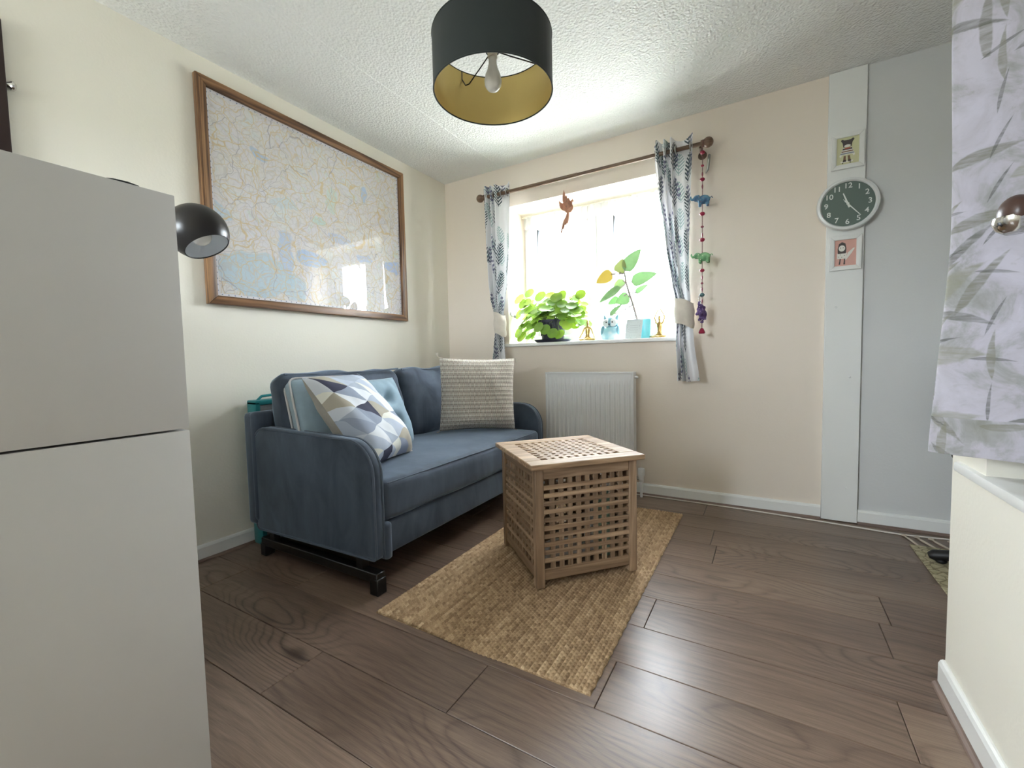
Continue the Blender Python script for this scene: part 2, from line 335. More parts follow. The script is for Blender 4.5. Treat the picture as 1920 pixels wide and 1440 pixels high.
leafmat('rubber_leaf', [(0.1, lin(96, 138, 92)), (0.5, lin(122, 162, 110)), (0.9, lin(146, 182, 128))], (150, 196, 128), 0.03, 0.35)
leafmat('olive_leaf', [(0.1, lin(128, 146, 84)), (0.9, lin(150, 164, 96))], (176, 190, 96), 0.035, 0.35); leafmat('yellow_leaf', [(0.1, lin(176, 150, 56)), (0.9, lin(192, 168, 76))], (214, 184, 70), 0.035, 0.4)
plain('stem_green', (106, 128, 66), 0.6); plain('stem_grey', (138, 128, 124), 0.7); plain('root_dark', (62, 66, 70), 0.7)
plain('pot_dark', (44, 44, 62), 0.5); plain('soil', (48, 38, 32), 0.95); plain('teal_glaze', (112, 200, 208), 0.25)
plain('brass', (196, 166, 104), 0.28, Metallic=0.9)
a = Mat('owl_glaze', (1, 1, 1, 1), 0.3); n = a.noise(a.coord(), 16.0, 2.0); a.base(a.ramp(n, [(0.45, lin(160, 206, 216)), (0.62, lin(206, 224, 226))])); MATS['owl_glaze'] = a.m
plain('owl_pale', (222, 228, 228), 0.35); plain('owl_blue', (132, 176, 190), 0.35); plain('ink', (38, 36, 38), 0.7)
a = Mat('card_print', (1, 1, 1, 1), 0.6); v = a.coord('UV'); d = a.voro(v, 16.0); x, y, z = a.sep(v); bd = (x - 0.5).abs().max((y - 0.5).abs())
fl = d.lt(0.16)*bd.gt(0.30); lines = ((y*9.0).fract().lt(0.14))*(x - 0.5).abs().lt(0.26)*(y - 0.5).abs().lt(0.2)
c = a.mix(fl, lin(206, 214, 214), lin(92, 116, 122)); c = a.mix(lines*0.5, c, lin(150, 158, 160)); a.base(c); MATS['card_print'] = a.m
plain('card_edge', (214, 198, 202), 0.6)
plain('clock_rim', (222, 224, 224), 0.3); plain('clock_face', (98, 113, 106), 0.55); plain('clock_white', (226, 230, 226), 0.5)
plain('frame_white', (230, 231, 229), 0.4); plain('print_lime', (208, 207, 168), 0.7); plain('print_pink', (216, 170, 158), 0.7); plain('print_grey', (86, 80, 78), 0.7); plain('print_white', (232, 230, 222), 0.7); plain('print_red', (186, 96, 80), 0.7); plain('print_blue', (150, 158, 166), 0.7); plain('print_tan', (140, 112, 92), 0.7)
plain('bead_red', (150, 28, 62), 0.3); plain('bead_small', (132, 60, 74), 0.4); plain('bead_teal', (78, 110, 116), 0.4); plain('thread', (120, 84, 80), 0.8)
def eleph(key, c1, c2, c3):
    a = Mat(key, (1, 1, 1, 1), 0.7); v = a.coord(); d = a.voro(v, 80.0); n = a.noise(v, 40.0, 2.0)
    a.base(a.mix(d.lt(0.22), a.ramp(n, [(0.4, lin(*c1)), (0.62, lin(*c2))]), lin(*c3))); MATS[key] = a.m
eleph('elephant_blue', (66, 100, 134), (100, 146, 172), (160, 110, 100)); eleph('elephant_green', (98, 150, 104), (140, 190, 140), (226, 220, 190)); eleph('elephant_purple', (74, 52, 98), (110, 88, 140), (176, 160, 190))
plain('bottle_mint', (176, 214, 200), 0.2); plain('bottle_white', (226, 224, 226), 0.3); plain('bottle_cap', (60, 60, 64), 0.4); plain('cloth_white', (214, 210, 208), 0.9); plain('knob_brown', (74, 52, 44), 0.35)

# ------------------------------------------------------------------ mesh helpers
class MB:
    def __init__(s): s.v = []; s.f = []; s.uv = {}; s.mi = []; s.cur = 0
    def add(s, vs, fs, uvs=None):
        o = len(s.v); s.v += [tuple(p) for p in vs]
        if uvs:
            for i, t in enumerate(uvs): s.uv[o + i] = t
        for f in fs: s.f.append(tuple(o + i for i in f)); s.mi.append(s.cur)
        return s
    def box(s, lo, hi, m=None):
        x0, y0, z0 = lo; x1, y1, z1 = hi
        vs = [Vector(p) for p in ((x0, y0, z0), (x1, y0, z0), (x1, y1, z0), (x0, y1, z0), (x0, y0, z1), (x1, y0, z1), (x1, y1, z1), (x0, y1, z1))]
        if m is not None: vs = [m @ p for p in vs]
        return s.add(vs, [(0, 3, 2, 1), (4, 5, 6, 7), (0, 1, 5, 4), (1, 2, 6, 5), (2, 3, 7, 6), (3, 0, 4, 7)])
    def rbox(s, lo, hi, r=0.01, seg=2, m=None):
        bm = bmesh.new(); bmesh.ops.create_cube(bm, size=1.0)
        for p in bm.verts: p.co = Vector([(lo[i] + hi[i])/2 + p.co[i]*(hi[i] - lo[i]) for i in range(3)])
        bmesh.ops.bevel(bm, geom=bm.edges[:], offset=r, segments=seg, profile=0.5, affect='EDGES')
        return s.bm(bm, m)
    def bm(s, bm, m=None):
        bm.verts.index_update()
        vs = [(m @ p.co) if m is not None else p.co.copy() for p in bm.verts]; fs = [[w.index for w in f.verts] for f in bm.faces]
        bm.free(); return s.add(vs, fs)
    def prism(s, out, a0, a1, axis='y', bev=0.0, seg=3):
        mk = {'x': lambda p, q, a: (a, p, q), 'y': lambda p, q, a: (p, a, q), 'z': lambda p, q, a: (p, q, a)}[axis]
        bm = bmesh.new(); n = len(out)
        A = [bm.verts.new(mk(p, q, a0)) for p, q in out]; B = [bm.verts.new(mk(p, q, a1)) for p, q in out]
        fa = bm.faces.new(A); fb = bm.faces.new(B[::-1])
        for i in range(n): bm.faces.new((A[i], B[i], B[(i+1) % n], A[(i+1) % n]))
        bmesh.ops.recalc_face_normals(bm, faces=bm.faces[:])
        if bev > 0:
            bmesh.ops.bevel(bm, geom=[e for e in bm.edges if (e.link_faces[0] in (fa, fb)) or (e.link_faces[1] in (fa, fb))], offset=bev, segments=seg, profile=0.5, affect='EDGES')
        return s.bm(bm)
    def tube(s, pts, rad, seg=10, cap=True):
        pts = [Vector(p) for p in pts]; n = len(pts); rs = rad if isinstance(rad, (list, tuple)) else [rad]*n
        up = None; vs = []; fs = []
        for i, p in enumerate(pts):
            d = (pts[min(i+1, n-1)] - pts[max(i-1, 0)]).normalized()
            if up is None: up = d.orthogonal().normalized()
            up = (up - d*up.dot(d)); up = up.normalized() if up.length > 1e-6 else d.orthogonal().normalized()
            b = d.cross(up)
            for k in range(seg):
                t = 2*PI*k/seg; vs.append(p + (up*math.cos(t) + b*math.sin(t))*rs[i])
        for i in range(n-1):
            for k in range(seg):
                fs.append((i*seg + k, i*seg + (k+1) % seg, (i+1)*seg + (k+1) % seg, (i+1)*seg + k))
        if cap: fs.append(tuple(range(seg))[::-1]); fs.append(tuple((n-1)*seg + k for k in range(seg)))
        return s.add(vs, fs)
    def lathe(s, prof, seg=32, c=(0, 0, 0), m=None, sx=1.0, sy=1.0):
        vs = []; fs = []; n = len(prof)
        for r, z in prof:
            for k in range(seg):
                t = 2*PI*k/seg; vs.append(Vector((r*math.cos(t)*sx, r*math.sin(t)*sy, z)))
        for i in range(n-1):
            for k in range(seg): fs.append((i*seg + k, i*seg + (k+1) % seg, (i+1)*seg + (k+1) % seg, (i+1)*seg + k))
        if prof[0][0] > 1e-5: fs.append(tuple(range(seg))[::-1])
        if prof[-1][0] > 1e-5: fs.append(tuple((n-1)*seg + k for k in range(seg)))
        vs = [((m @ p) if m is not None else p) + Vector(c) for p in vs]
        return s.add(vs, fs)
    def ball(s, c, r, seg=16, rings=10, m=None):
        r = (r, r, r) if not isinstance(r, (tuple, list)) else r
        vs = []; fs = []
        for i in range(rings+1):
            ph = PI*i/rings
            for k in range(seg):
                t = 2*PI*k/seg; p = Vector((r[0]*math.sin(ph)*math.cos(t), r[1]*math.sin(ph)*math.sin(t), r[2]*math.cos(ph)))
                vs.append(((m @ p) if m is not None else p) + Vector(c))
        for i in range(rings):
            for k in range(seg): fs.append((i*seg + k, (i+1)*seg + k, (i+1)*seg + (k+1) % seg, i*seg + (k+1) % seg))
        return s.add(vs, fs)
    def torus(s, c, R, r, axis='z', seg=24, sub=8):
        pts = []
        for k in range(seg+1):
            t = 2*PI*k/seg; a_, b_ = R*math.cos(t), R*math.sin(t)
            p = {'z': (a_, b_, 0), 'x': (0, a_, b_), 'y': (a_, 0, b_)}[axis]; pts.append(Vector(c) + Vector(p))
        return s.tube(pts, r, sub, False)
    def grid(s, fn, nu, nv, uvfn=None, flip=False):
        vs = []; us = []; fs = []
        for j in range(nv+1):
            for i in range(nu+1):
                vs.append(fn(i/nu, j/nv)); us.append(uvfn(i/nu, j/nv) if uvfn else (i/nu, j/nv))
        for j in range(nv):
            for i in range(nu):
                q = (j*(nu+1) + i, j*(nu+1) + i+1, (j+1)*(nu+1) + i+1, (j+1)*(nu+1) + i); fs.append(q[::-1] if flip else q)
        return s.add(vs, fs, us)
    def mesh(s, name, mats, smooth=38.0):
        me = bpy.data.meshes.new(name); me.from_pydata(s.v, [], s.f)
        for m in (mats if isinstance(mats, (list, tuple)) else [mats]): me.materials.append(MATS[m])
        if any(s.mi): me.polygons.foreach_set('material_index', s.mi)
        if s.uv:
            L = me.uv_layers.new(name='UVMap')
            for lp in me.loops: L.data[lp.index].uv = s.uv.get(lp.vertex_index, (0, 0))
        bm = bmesh.new(); bm.from_mesh(me); bmesh.ops.remove_doubles(bm, verts=bm.verts[:], dist=1e-6) if not s.uv else None
        bmesh.ops.recalc_face_normals(bm, faces=bm.faces[:]) if not s.uv else None
        bm.to_mesh(me); bm.free()
        if smooth:
            me.polygons.foreach_set('use_smooth', [True]*len(me.polygons)); me.set_sharp_from_angle(angle=math.radians(smooth))
        me.update(); return me
    def obj(s, name, mats, parent=None, loc=None, smooth=38.0):
        return link(name, s.mesh(name, mats, smooth), parent, loc)

def link(name, data, parent=None, loc=None, rot=None):
    o = bpy.data.objects.new(name, data); COL.objects.link(o)
    if parent is not None: o.parent = parent
    if loc is not None: o.location = loc
    if rot is not None: o.rotation_euler = rot
    return o
def tag(o, label=None, cat=None, group=None, kind=None):
    for k, val in (('label', label), ('category', cat), ('group', group), ('kind', kind)):
        if val: o[k] = val
    return o
def thing(name, label, cat, loc=(0, 0, 0), rz=0.0, group=None):
    o = bpy.data.objects.new(name, None); COL.objects.link(o); o.location = loc; o.rotation_euler = (0, 0, rz); o.empty_display_size = 0.05
    return tag(o, label, cat, group)
def struct(o, label=None): return tag(o, label, None, None, 'structure')
def arc(cx, cy_, r, a0, a1, n=8): return [(cx + r*math.cos(math.radians(a0 + (a1-a0)*i/n)), cy_ + r*math.sin(math.radians(a0 + (a1-a0)*i/n))) for i in range(n+1)]
def lerpkeys(keys, z):                       # keys sorted by descending z: (z, a, b, ...)
    for k0, k1 in zip(keys, keys[1:]):
        if z >= k1[0]:
            t = (k0[0] - z)/(k0[0] - k1[0]); t = t*t*(3 - 2*t)*0.5 + t*0.5
            return [p + (q - p)*t for p, q in zip(k0[1:], k1[1:])]
    return list(keys[-1][1:])

# ------------------------------------------------------------------ the room
H = 2.35; RX = 2.71; YE = -1.32; AX = 3.9; YB = -4.6
WX0, WX1, WZ0, WZ1, WD = 0.58, 1.86, 1.005, 2.055, 0.32       # window opening in the back wall
fl = struct(MB().box((-0.1, YB - 0.1, -0.12), (AX + 0.1, 0.36, -0.012)).obj('floor', 'underlay', smooth=0), 'dark brown wood laminate floor of long planks')
fixed = {-1.245: 1.936, -1.645: 1.904, -1.845: 1.573, -1.045: 2.62}
rows = [0.0] + [-0.045 - 0.2*k for k in range(0, 23)] + [YB]
PL = 1.285; rr = random.Random(3)
for y1, y0 in zip(rows, rows[1:]):
    key = min(fixed, key=lambda k: abs(k - y1)); j = fixed[key] if abs(key - y1) < 0.01 else rr.uniform(0, PL)
    xmax = AX if y0 > YE - 0.16 else RX
    xs = [0.0]; x = j - PL*math.ceil(j/PL)
    while x < xmax:
        if x > 0.02: xs.append(x)
        x += PL
    xs.append(xmax); g = 0.0008; cf = 0.0014
    for x0, x1 in zip(xs, xs[1:]):
        if x1 - x0 < 0.01: continue
        hx, hy = (x1 - x0)/2 - g, (y1 - y0)/2 - g
        mb = MB()
        vs = [(-hx, -hy, -0.011), (hx, -hy, -0.011), (hx, hy, -0.011), (-hx, hy, -0.011), (-hx, -hy, -cf), (hx, -hy, -cf), (hx, hy, -cf), (-hx, hy, -cf), (-hx+cf, -hy+cf, 0), (hx-cf, -hy+cf, 0), (hx-cf, hy-cf, 0), (-hx+cf, hy-cf, 0)]
        mb.add(vs, [(0, 3, 2, 1), (0, 1, 5, 4), (1, 2, 6, 5), (2, 3, 7, 6), (3, 0, 4, 7), (4, 5, 9, 8), (5, 6, 10, 9), (6, 7, 11, 10), (7, 4, 8, 11), (8, 9, 10, 11)])
        mb.obj('plank', 'laminate', fl, ((x0 + x1)/2, (y0 + y1)/2, 0), smooth=0)

struct(MB().box((-0.1, YB - 0.1, H), (AX + 0.1, 0.36, H + 0.1)).obj('ceiling', 'artex', smooth=0), 'white stippled textured ceiling')
mb = MB(); mb.grid(lambda u, v: Vector((0.549 + (u - 0.5)*0.010 + 0.002*math.sin(v*40), -0.002 - v*4.5, H - 0.0035*math.sin(PI*u))), 4, 80)
struct(mb.obj('trim_1', 'artex'), 'thin plaster joint ridge along the ceiling')
struct(MB().box((-0.12, YB - 0.1, -0.02), (0, 0.36, H)).obj('wall_left', 'paint_cream', smooth=0), 'cream painted wall behind the sofa')
mb = MB()
mb.box((0, 0, -0.02), (WX0, 0.36, H)); mb.box((WX1, 0, -0.02), (2.63, 0.36, H)); mb.box((WX0, 0, -0.02), (WX1, 0.36, WZ0)); mb.box((WX0, 0, WZ1), (WX1, 0.36, H))
struct(mb.obj('wall_back', 'paint_beige', smooth=0), 'beige painted wall with the window recess')
struct(MB().box((2.63, 0, -0.02), (AX + 0.1, 0.36, H)).obj('wall_alcove', 'paint_grey', smooth=0), 'grey painted wall of the alcove right of the boxed-in strip')
SY0, SY1, SZ0, SZ1 = -3.2, -1.52, 0.63, 2.05                 # side window opening
mb = MB()
mb.box((RX, SY1, -0.02), (RX + 0.25, YE, H)); mb.box((RX, YB, -0.02), (RX + 0.25, SY0, H)); mb.box((RX, SY0, -0.02), (RX + 0.25, SY1, SZ0 - 0.02)); mb.box((RX, SY0, SZ1), (RX + 0.25, SY1, H))
struct(mb.obj('wall_right', 'paint_cream', smooth=0), 'cream wall below the leaf-print curtain')
struct(MB().box((RX + 0.25, YE - 0.12, -0.02), (AX + 0.1, YE, H)).obj('wall_alcove_front', 'paint_grey', smooth=0))
struct(MB().box((AX, YE, -0.02), (AX + 0.12, 0, H)).obj('wall_alcove_side', 'paint_grey', smooth=0))
mb = MB(); rx0, rx1, rz0, rz1 = 0.20, 1.10, 0.95, 2.0  # opening for the added fill light
mb.box((0, YB - 0.12, -0.02), (rx0, YB, H)); mb.box((rx1, YB - 0.12, -0.02), (RX, YB, H)); mb.box((rx0, YB - 0.12, -0.02), (rx1, YB, rz0)); mb.box((rx0, YB - 0.12, rz1), (rx1, YB, H))
struct(mb.obj('wall_rear', 'paint_cream', smooth=0))

# boxed-in pipe strip
st = struct(MB().rbox((2.552, -0.02, 0.004), (2.710, -0.001, H - 0.002), 0.002, 1).obj('trim_2', 'paint_white'), 'white boxed-in vertical strip carrying the clock')
for zz, xx in ((0.78, 2.665), (0.19, 2.66), (1.15, 2.60)):
    MB().lathe([(0.0, -0.004), (0.004, -0.003), (0.0055, 0.0)], 12, (xx, -0.0202, zz), Matrix.Rotation(-PI/2, 4, 'X')).obj('screw_cap', 'paint_white', st)

def board(name, p0, p1, n, label, h=0.075, t=0.014, mat='gloss_white', nb=None):   # skirting along p0..p1, n = normal into the room
    p0, p1, n = Vector(p0), Vector(p1), Vector(n); prof = [(0.0005, 0.012), (t, 0.012), (t, h - 0.012), (t - 0.004, h - 0.003), (t - 0.009, h), (0.0005, h)]
    mb = MB(); k = len(prof); vs = [p + n*a + Vector((0, 0, b)) for p in (p0, p1) for a, b in prof]
    mb.add(vs, [tuple(range(k)), tuple(range(2*k-1, k-1, -1))] + [(i, (i+1) % k, k + (i+1) % k, k + i) for i in range(k)])
    o = struct(mb.obj(name, mat, smooth=20), label)
    q = [(0.0005, 0.0005), (t + 0.013, 0.0005), (t + 0.011, 0.006), (t + 0.005, 0.011), (0.0005, 0.0118)]; k = len(q); mb = MB()
    vs = [p + n*a + Vector((0, 0, b)) for p in (p0, p1) for a, b in q]
    mb.add(vs, [tuple(range(k)), tuple(range(2*k-1, k-1, -1))] + [(i, (i+1) % k, k + (i+1) % k, k + i) for i in range(k)])
    mb.obj('beading', 'bead_trim', o, smooth=20)
board('baseboard_left', (0, YB, 0), (0, -0.002, 0), (1, 0, 0), 'white skirting board along the cream wall')
board('baseboard_back', (0.02, 0, 0), (2.551, 0, 0), (0, -1, 0), 'white skirting board under the window wall')
board('baseboard_alcove', (2.711, 0, 0), (AX, 0, 0), (0, -1, 0), 'greyish white skirting board in the alcove')
board('baseboard_right', (RX, YE, 0), (RX, YB, 0), (-1, 0, 0), 'white skirting board with brown beading at the right wall')

# ------------------------------------------------------------------ window
wn = thing('window_1', None, None); struct(wn, 'white two-casement window')
FY0, FY1 = 0.285, 0.345
def bars(mb, x0, x1, z0, z1, w, y0, y1, r=0.006):
    mb.rbox((x0, y0, z0), (x0 + w, y1, z1), r, 2); mb.rbox((x1 - w, y0, z0), (x1, y1, z1), r, 2); mb.rbox((x0 + w, y0, z0), (x1 - w, y1, z0 + w), r, 2); mb.rbox((x0 + w, y0, z1 - w), (x1 - w, y1, z1), r, 2)
mb = MB(); bars(mb, WX0 + 0.001, WX1 - 0.001, 1.031, WZ1 - 0.001, 0.055, FY0, FY1); mb.obj('window_frame', 'upvc', wn)
MB().rbox((1.185, FY0, 1.088), (1.255, FY1, 1.998), 0.006, 2).obj('mullion', 'upvc', wn)
for x0, x1 in ((0.637, 1.184), (1.256, 1.803)):
    mb = MB(); bars(mb, x0, x1, 1.09, 1.996, 0.062, FY0 - 0.018, FY1 - 0.012, 0.009); so = mb.obj('sash', 'upvc', wn)
    MB().add([(x0 + 0.055, 0.315, 1.148), (x1 - 0.055, 0.315, 1.148), (x1 - 0.055, 0.315, 1.938), (x0 + 0.055, 0.315, 1.938)], [(0, 1, 2, 3)]).obj('pane', 'window_glass', so, smooth=0)
    hx = x1 - 0.03 if x0 < 1 else x0 + 0.03
    mb = MB(); mb.rbox((hx - 0.011, 0.25, 1.45), (hx + 0.011, 0.267, 1.51), 0.004, 2); mb.rbox((hx - 0.008, 0.232, 1.39), (hx + 0.008, 0.25, 1.49), 0.005, 2); mb.obj('handle', 'upvc', so)
struct(MB().rbox((0.555, -0.028, 1.006), (1.90, 0.282, 1.030), 0.005, 2).obj('trim_3', 'sill_white'), 'white window sill holding plants and ornaments')
# sheer
nt = thing('net_curtain', 'short sheer white voile net gathered across the top of the window', 'net curtain', (0, 0, 0))
def vo(u, v): 
    x = 0.60 + u*1.24; z = 2.034 - v*(0.088 + 0.006*math.sin(u*70))
    return Vector((x, 0.235 + 0.010*math.sin(u*150) + 0.006*math.sin(u*61 + 1) + 0.003*math.sin(v*9 + u*20), z))
MB().grid(vo, 220, 6).obj('voile', 'voile', nt)
mb = MB(); mb.tube([(0.585, 0.235, 2.036), (1.855, 0.235, 2.036)], 0.005, 8); mb.obj('wire', 'cable_white', nt)

# side window (behind the leaf-print curtain and out of the picture)
w2 = thing('window_2', None, None); struct(w2, 'side window behind the leaf-print curtain, daylight shut out by an added screen')
mb = MB(); X0, X1 = RX + 0.17, RX + 0.23
for y0, y1, z0, z1 in ((SY0, SY0 + 0.06, SZ0, SZ1), (SY1 - 0.06, SY1, SZ0, SZ1), (SY0, SY1, SZ0, SZ0 + 0.06), (SY0, SY1, SZ1 - 0.06, SZ1), ((SY0+SY1)/2 - 0.035, (SY0+SY1)/2 + 0.035, SZ0, SZ1)): mb.rbox((X0, y0, z0), (X1, y1, z1), 0.006, 2)
mb.obj('window_frame', 'upvc', w2); MB().box((RX + 0.150, SY0 + 0.002, SZ0 + 0.001), (RX + 0.156, SY1 - 0.002, SZ1 - 0.001)).obj('light_block', 'blackout', w2, smooth=0); MB().box((RX + 0.198, SY0 + 0.05, SZ0 + 0.05), (RX + 0.202, SY1 - 0.05, SZ1 - 0.05)).obj('pane', 'window_glass', w2, smooth=0)  # unseen sheet added to stop daylight leaking onto the sill
struct(MB().rbox((RX - 0.012, SY0 - 0.02, SZ0 - 0.025), (RX + 0.17, -1.365, SZ0), 0.006, 2).obj('trim_4', 'sill_white'), 'low white sill ledge under the leaf-print curtain')
w3 = thing('fill_window', None, None); struct(w3, 'small window added behind the camera for fill light')  # unseen, added to brighten the walls that face the camera
mb = MB()
for x0, x1, z0, z1 in ((rx0, rx0 + 0.06, rz0, rz1), (rx1 - 0.06, rx1, rz0, rz1), (rx0 + 0.06, rx1 - 0.06, rz0, rz0 + 0.06), (rx0 + 0.06, rx1 - 0.06, rz1 - 0.06, rz1)): mb.rbox((x0, YB - 0.1, z0), (x1, YB - 0.04, z1), 0.006, 2)
mb.obj('window_frame', 'upvc', w3); MB().box((rx0 + 0.05, YB - 0.072, rz0 + 0.05), (rx1 - 0.05, YB - 0.068, rz1 - 0.05)).obj('pane', 'window_glass', w3, smooth=0)

# ------------------------------------------------------------------ sofa
sf = thing('sofa', 'blue-grey velvet two-seater sofa with black skid feet against the cream wall', 'sofa', (0, 0, 0))
SA, SB = -1.735, -0.265
arm_out = arc(0.165 + 0.10, 0.62 - 0.10, 0.10, 180, 90, 8) + arc(0.985 - 0.14, 0.61 - 0.14, 0.14, 90, 0, 10) + arc(0.985 - 0.02, 0.155, 0.02, 0, -90, 4) + arc(0.19, 0.145, 0.025, -90, -180, 4)
for y0, y1 in ((SA, SA + 0.05), (SB - 0.05, SB)):
    o = MB().prism(arm_out, y0, y1, 'y', 0.018, 4).obj('arm', 'velvet', sf)
    for yy in (y0 + 0.004, y1 - 0.004):
        pts = [Vector((p + (0.575 - p)*0.006, yy, q + (0.38 - q)*0.012)) for p, q in arm_out]; pts.append(pts[0])
        MB().tube(pts, 0.005, 6, False).obj('piping', 'velvet_piping', o)
# padded back frame with upright channels
def backf(y0, y1, x0, x1, z0, z1):
    mb = MB(); n = 14; 
    mb.rbox((x0, y0, z0), (x1 - 0.015, y1, z1), 0.02, 3)
    for k in range(n):
        a0 = y0 + (y1 - y0)*k/n; a1 = y0 + (y1 - y0)*(k+1)/n; mb.rbox((x1 - 0.05, a0, z0 + 0.02), (x1, a1, z1 + 0.004), 0.02, 3)
    return mb
backf(SA - 0.005, SB + 0.005, 0.105, 0.20, 0.14, 0.685).obj('back_frame', 'velvet', sf)
# seat cushion
def puff(lo, hi, r, amp, wr, seed, cuts=26, seg=4, crease=1.0):
    bm = bmesh.new(); bmesh.ops.create_cube(bm, size=1.0)
    for p in bm.verts: p.co = Vector([(lo[i] + hi[i])/2 + p.co[i]*(hi[i] - lo[i]) for i in range(3)])
    bmesh.ops.bevel(bm, geom=bm.edges[:], offset=r, segments=seg, profile=0.5, affect='EDGES')
    L = max(hi[i] - lo[i] for i in range(3))
    for ax in range(3):
        n = max(2, int(cuts*(hi[ax] - lo[ax])/L))
        for i in range(1, n):
            c = Vector((0, 0, 0)); c[ax] = lo[ax] + (hi[ax] - lo[ax])*i/n; nn = Vector((0, 0, 0)); nn[ax] = 1
            bmesh.ops.bisect_plane(bm, geom=bm.verts[:] + bm.edges[:] + bm.faces[:], plane_co=c, plane_no=nn, dist=1e-5)
    c = Vector([(lo[i] + hi[i])/2 for i in range(3)]); h = Vector([(hi[i] - lo[i])/2 for i in range(3)])
    for p in bm.verts:
        q = [(p.co[i] - c[i])/h[i] for i in range(3)]
        for ax in range(3):
            o1, o2 = (ax+1) % 3, (ax+2) % 3
            p.co[ax] += amp[ax]*q[ax]*max(0, 1 - q[o1]**2)**0.7*max(0, 1 - q[o2]**2)**0.7
        nn = mnoise.noise_vector(Vector((p.co.x*7 + seed, p.co.y*5, p.co.z*7)))*wr; n2 = mnoise.noise_vector(Vector((p.co.x*22 + seed, p.co.y*14, p.co.z*20)))*wr*0.35
        p.co += nn + n2
    return bm
seat = MB().bm(puff((0.19, SA + 0.054, 0.275), (0.985, SB - 0.054, 0.435), 0.028, (0.012, 0.0, 0.022), 0.004, 1.0)).obj('seat_cushion', 'velvet', sf, smooth=60)
for zz in (0.428, 0.284):
    MB().tube([(0.30, SA + 0.057, zz), (0.955, SA + 0.060, zz), (0.978, SA + 0.084, zz), (0.984, -1.0, zz + 0.001), (0.978, SB - 0.084, zz), (0.955, SB - 0.060, zz), (0.30, SB - 0.057, zz)], 0.003, 6).obj('piping', 'velvet_piping', seat)
MB().rbox((0.20, SA + 0.054, 0.135), (0.972, SB - 0.054, 0.272), 0.012, 3).obj('base_panel', 'velvet', sf)
MB().rbox((0.90, SA + 0.045, 0.125), (0.996, SA + 0.082, 0.276), 0.014, 3).obj('pull_out_edge', 'velvet', sf)
for k, (y0, y1) in enumerate(((-1.672, -0.905), (-0.898, -0.345))):
    m = Matrix.Translation((0.285, (y0 + y1)/2, 0.66)) @ Matrix.Rotation(-0.17, 4, 'Y')
    hy = (y1 - y0)/2; bm = puff((-0.085, -hy, -0.225), (0.085, hy, 0.205), 0.055, (0.045, 0.0, 0.012), 0.011, 3.0 + k*5, 22, 4)
    for p in bm.verts:                                    # pulled-in top corners, slumped top edge
        t = (p.co.z + 0.225)/0.43; e = abs(p.co.y)/hy
        p.co.z -= 0.016*max(0, 1 - e*e)*t*(0.5 + 0.5*math.sin(p.co.y*17 + k)); p.co.x *= 1 - 0.22*t
    o = MB().bm(bm, m).obj('back_cushion', 'velvet', sf, smooth=60)
    pts = [m @ Vector((0.068 - 0.018*math.cos(PI*i/20.0), -hy + 0.03 + (2*hy - 0.06)*i/20, 0.199 - 0.016*max(0, 1 - ((i-10)/10)**2)*0.5)) for i in range(21)]
    MB().tube(pts, 0.005, 6).obj('piping', 'velvet_piping', o)
for yy in (-1.715, -0.30):
    mb = MB(); mb.rbox((0.20, yy - 0.022, 0.05), (0.985, yy + 0.022, 0.088), 0.003, 1); mb.rbox((0.195, yy - 0.024, 0.0), (0.235, yy + 0.024, 0.062), 0.003, 1); mb.rbox((0.945, yy - 0.024, 0.0), (0.99, yy + 0.024, 0.066), 0.003, 1)
    mb.rbox((0.26, yy - 0.015, 0.085), (0.30, yy + 0.015, 0.145), 0.002, 1); mb.rbox((0.86, yy - 0.015, 0.085), (0.90, yy + 0.015, 0.145), 0.002, 1)
    mb.obj('skid_foot', 'black_metal', sf)
mb = MB(); mb.rbox((0.26, -1.68, 0.095), (0.32, -0.32, 0.134), 0.003, 1); mb.rbox((0.82, -1.68, 0.095), (0.88, -0.32, 0.134), 0.003, 1); mb.obj('under_frame', 'black_metal', sf)

# ------------------------------------------------------------------ cushions
def pillow(w, h, t, pinch=0.05, n=30, seed=0.0, wr=0.004, sag=0.0, power=0.55):
    def side(sg):
        def fn(u, v):
            a_, b_ = u*2 - 1, v*2 - 1
            x = a_*w/2*(1 - pinch*(1 - b_*b_)*abs(a_)**2); y = b_*h/2*(1 - pinch*(1 - a_*a_)*abs(b_)**2)
            T = t/2*((1 - a_**4)*(1 - b_**4))**power*(1 + 0.18*-b_)
            nz = mnoise.noise(Vector((x*9 + seed, y*9, sg*3)))*wr*2.5 + mnoise.noise(Vector((x*25 + seed, y*20, sg*3)))*wr
            ed = (1 - a_*a_)*(1 - b_*b_)
            return Vector((x, y - sag*(1 - a_*a_)*max(0, b_), sg*T + nz*min(1, ed*4)))
        return fn
    return side
def frame_m(c, xdir, up):
    x = Vector(xdir).normalized(); zv = x.cross(Vector(up)).normalized(); y = zv.cross(x).normalized()
    m = Matrix.Identity(4)
    for i in range(3): m[i][0] = x[i]; m[i][1] = y[i]; m[i][2] = zv[i]
    m.translation = Vector(c); return m
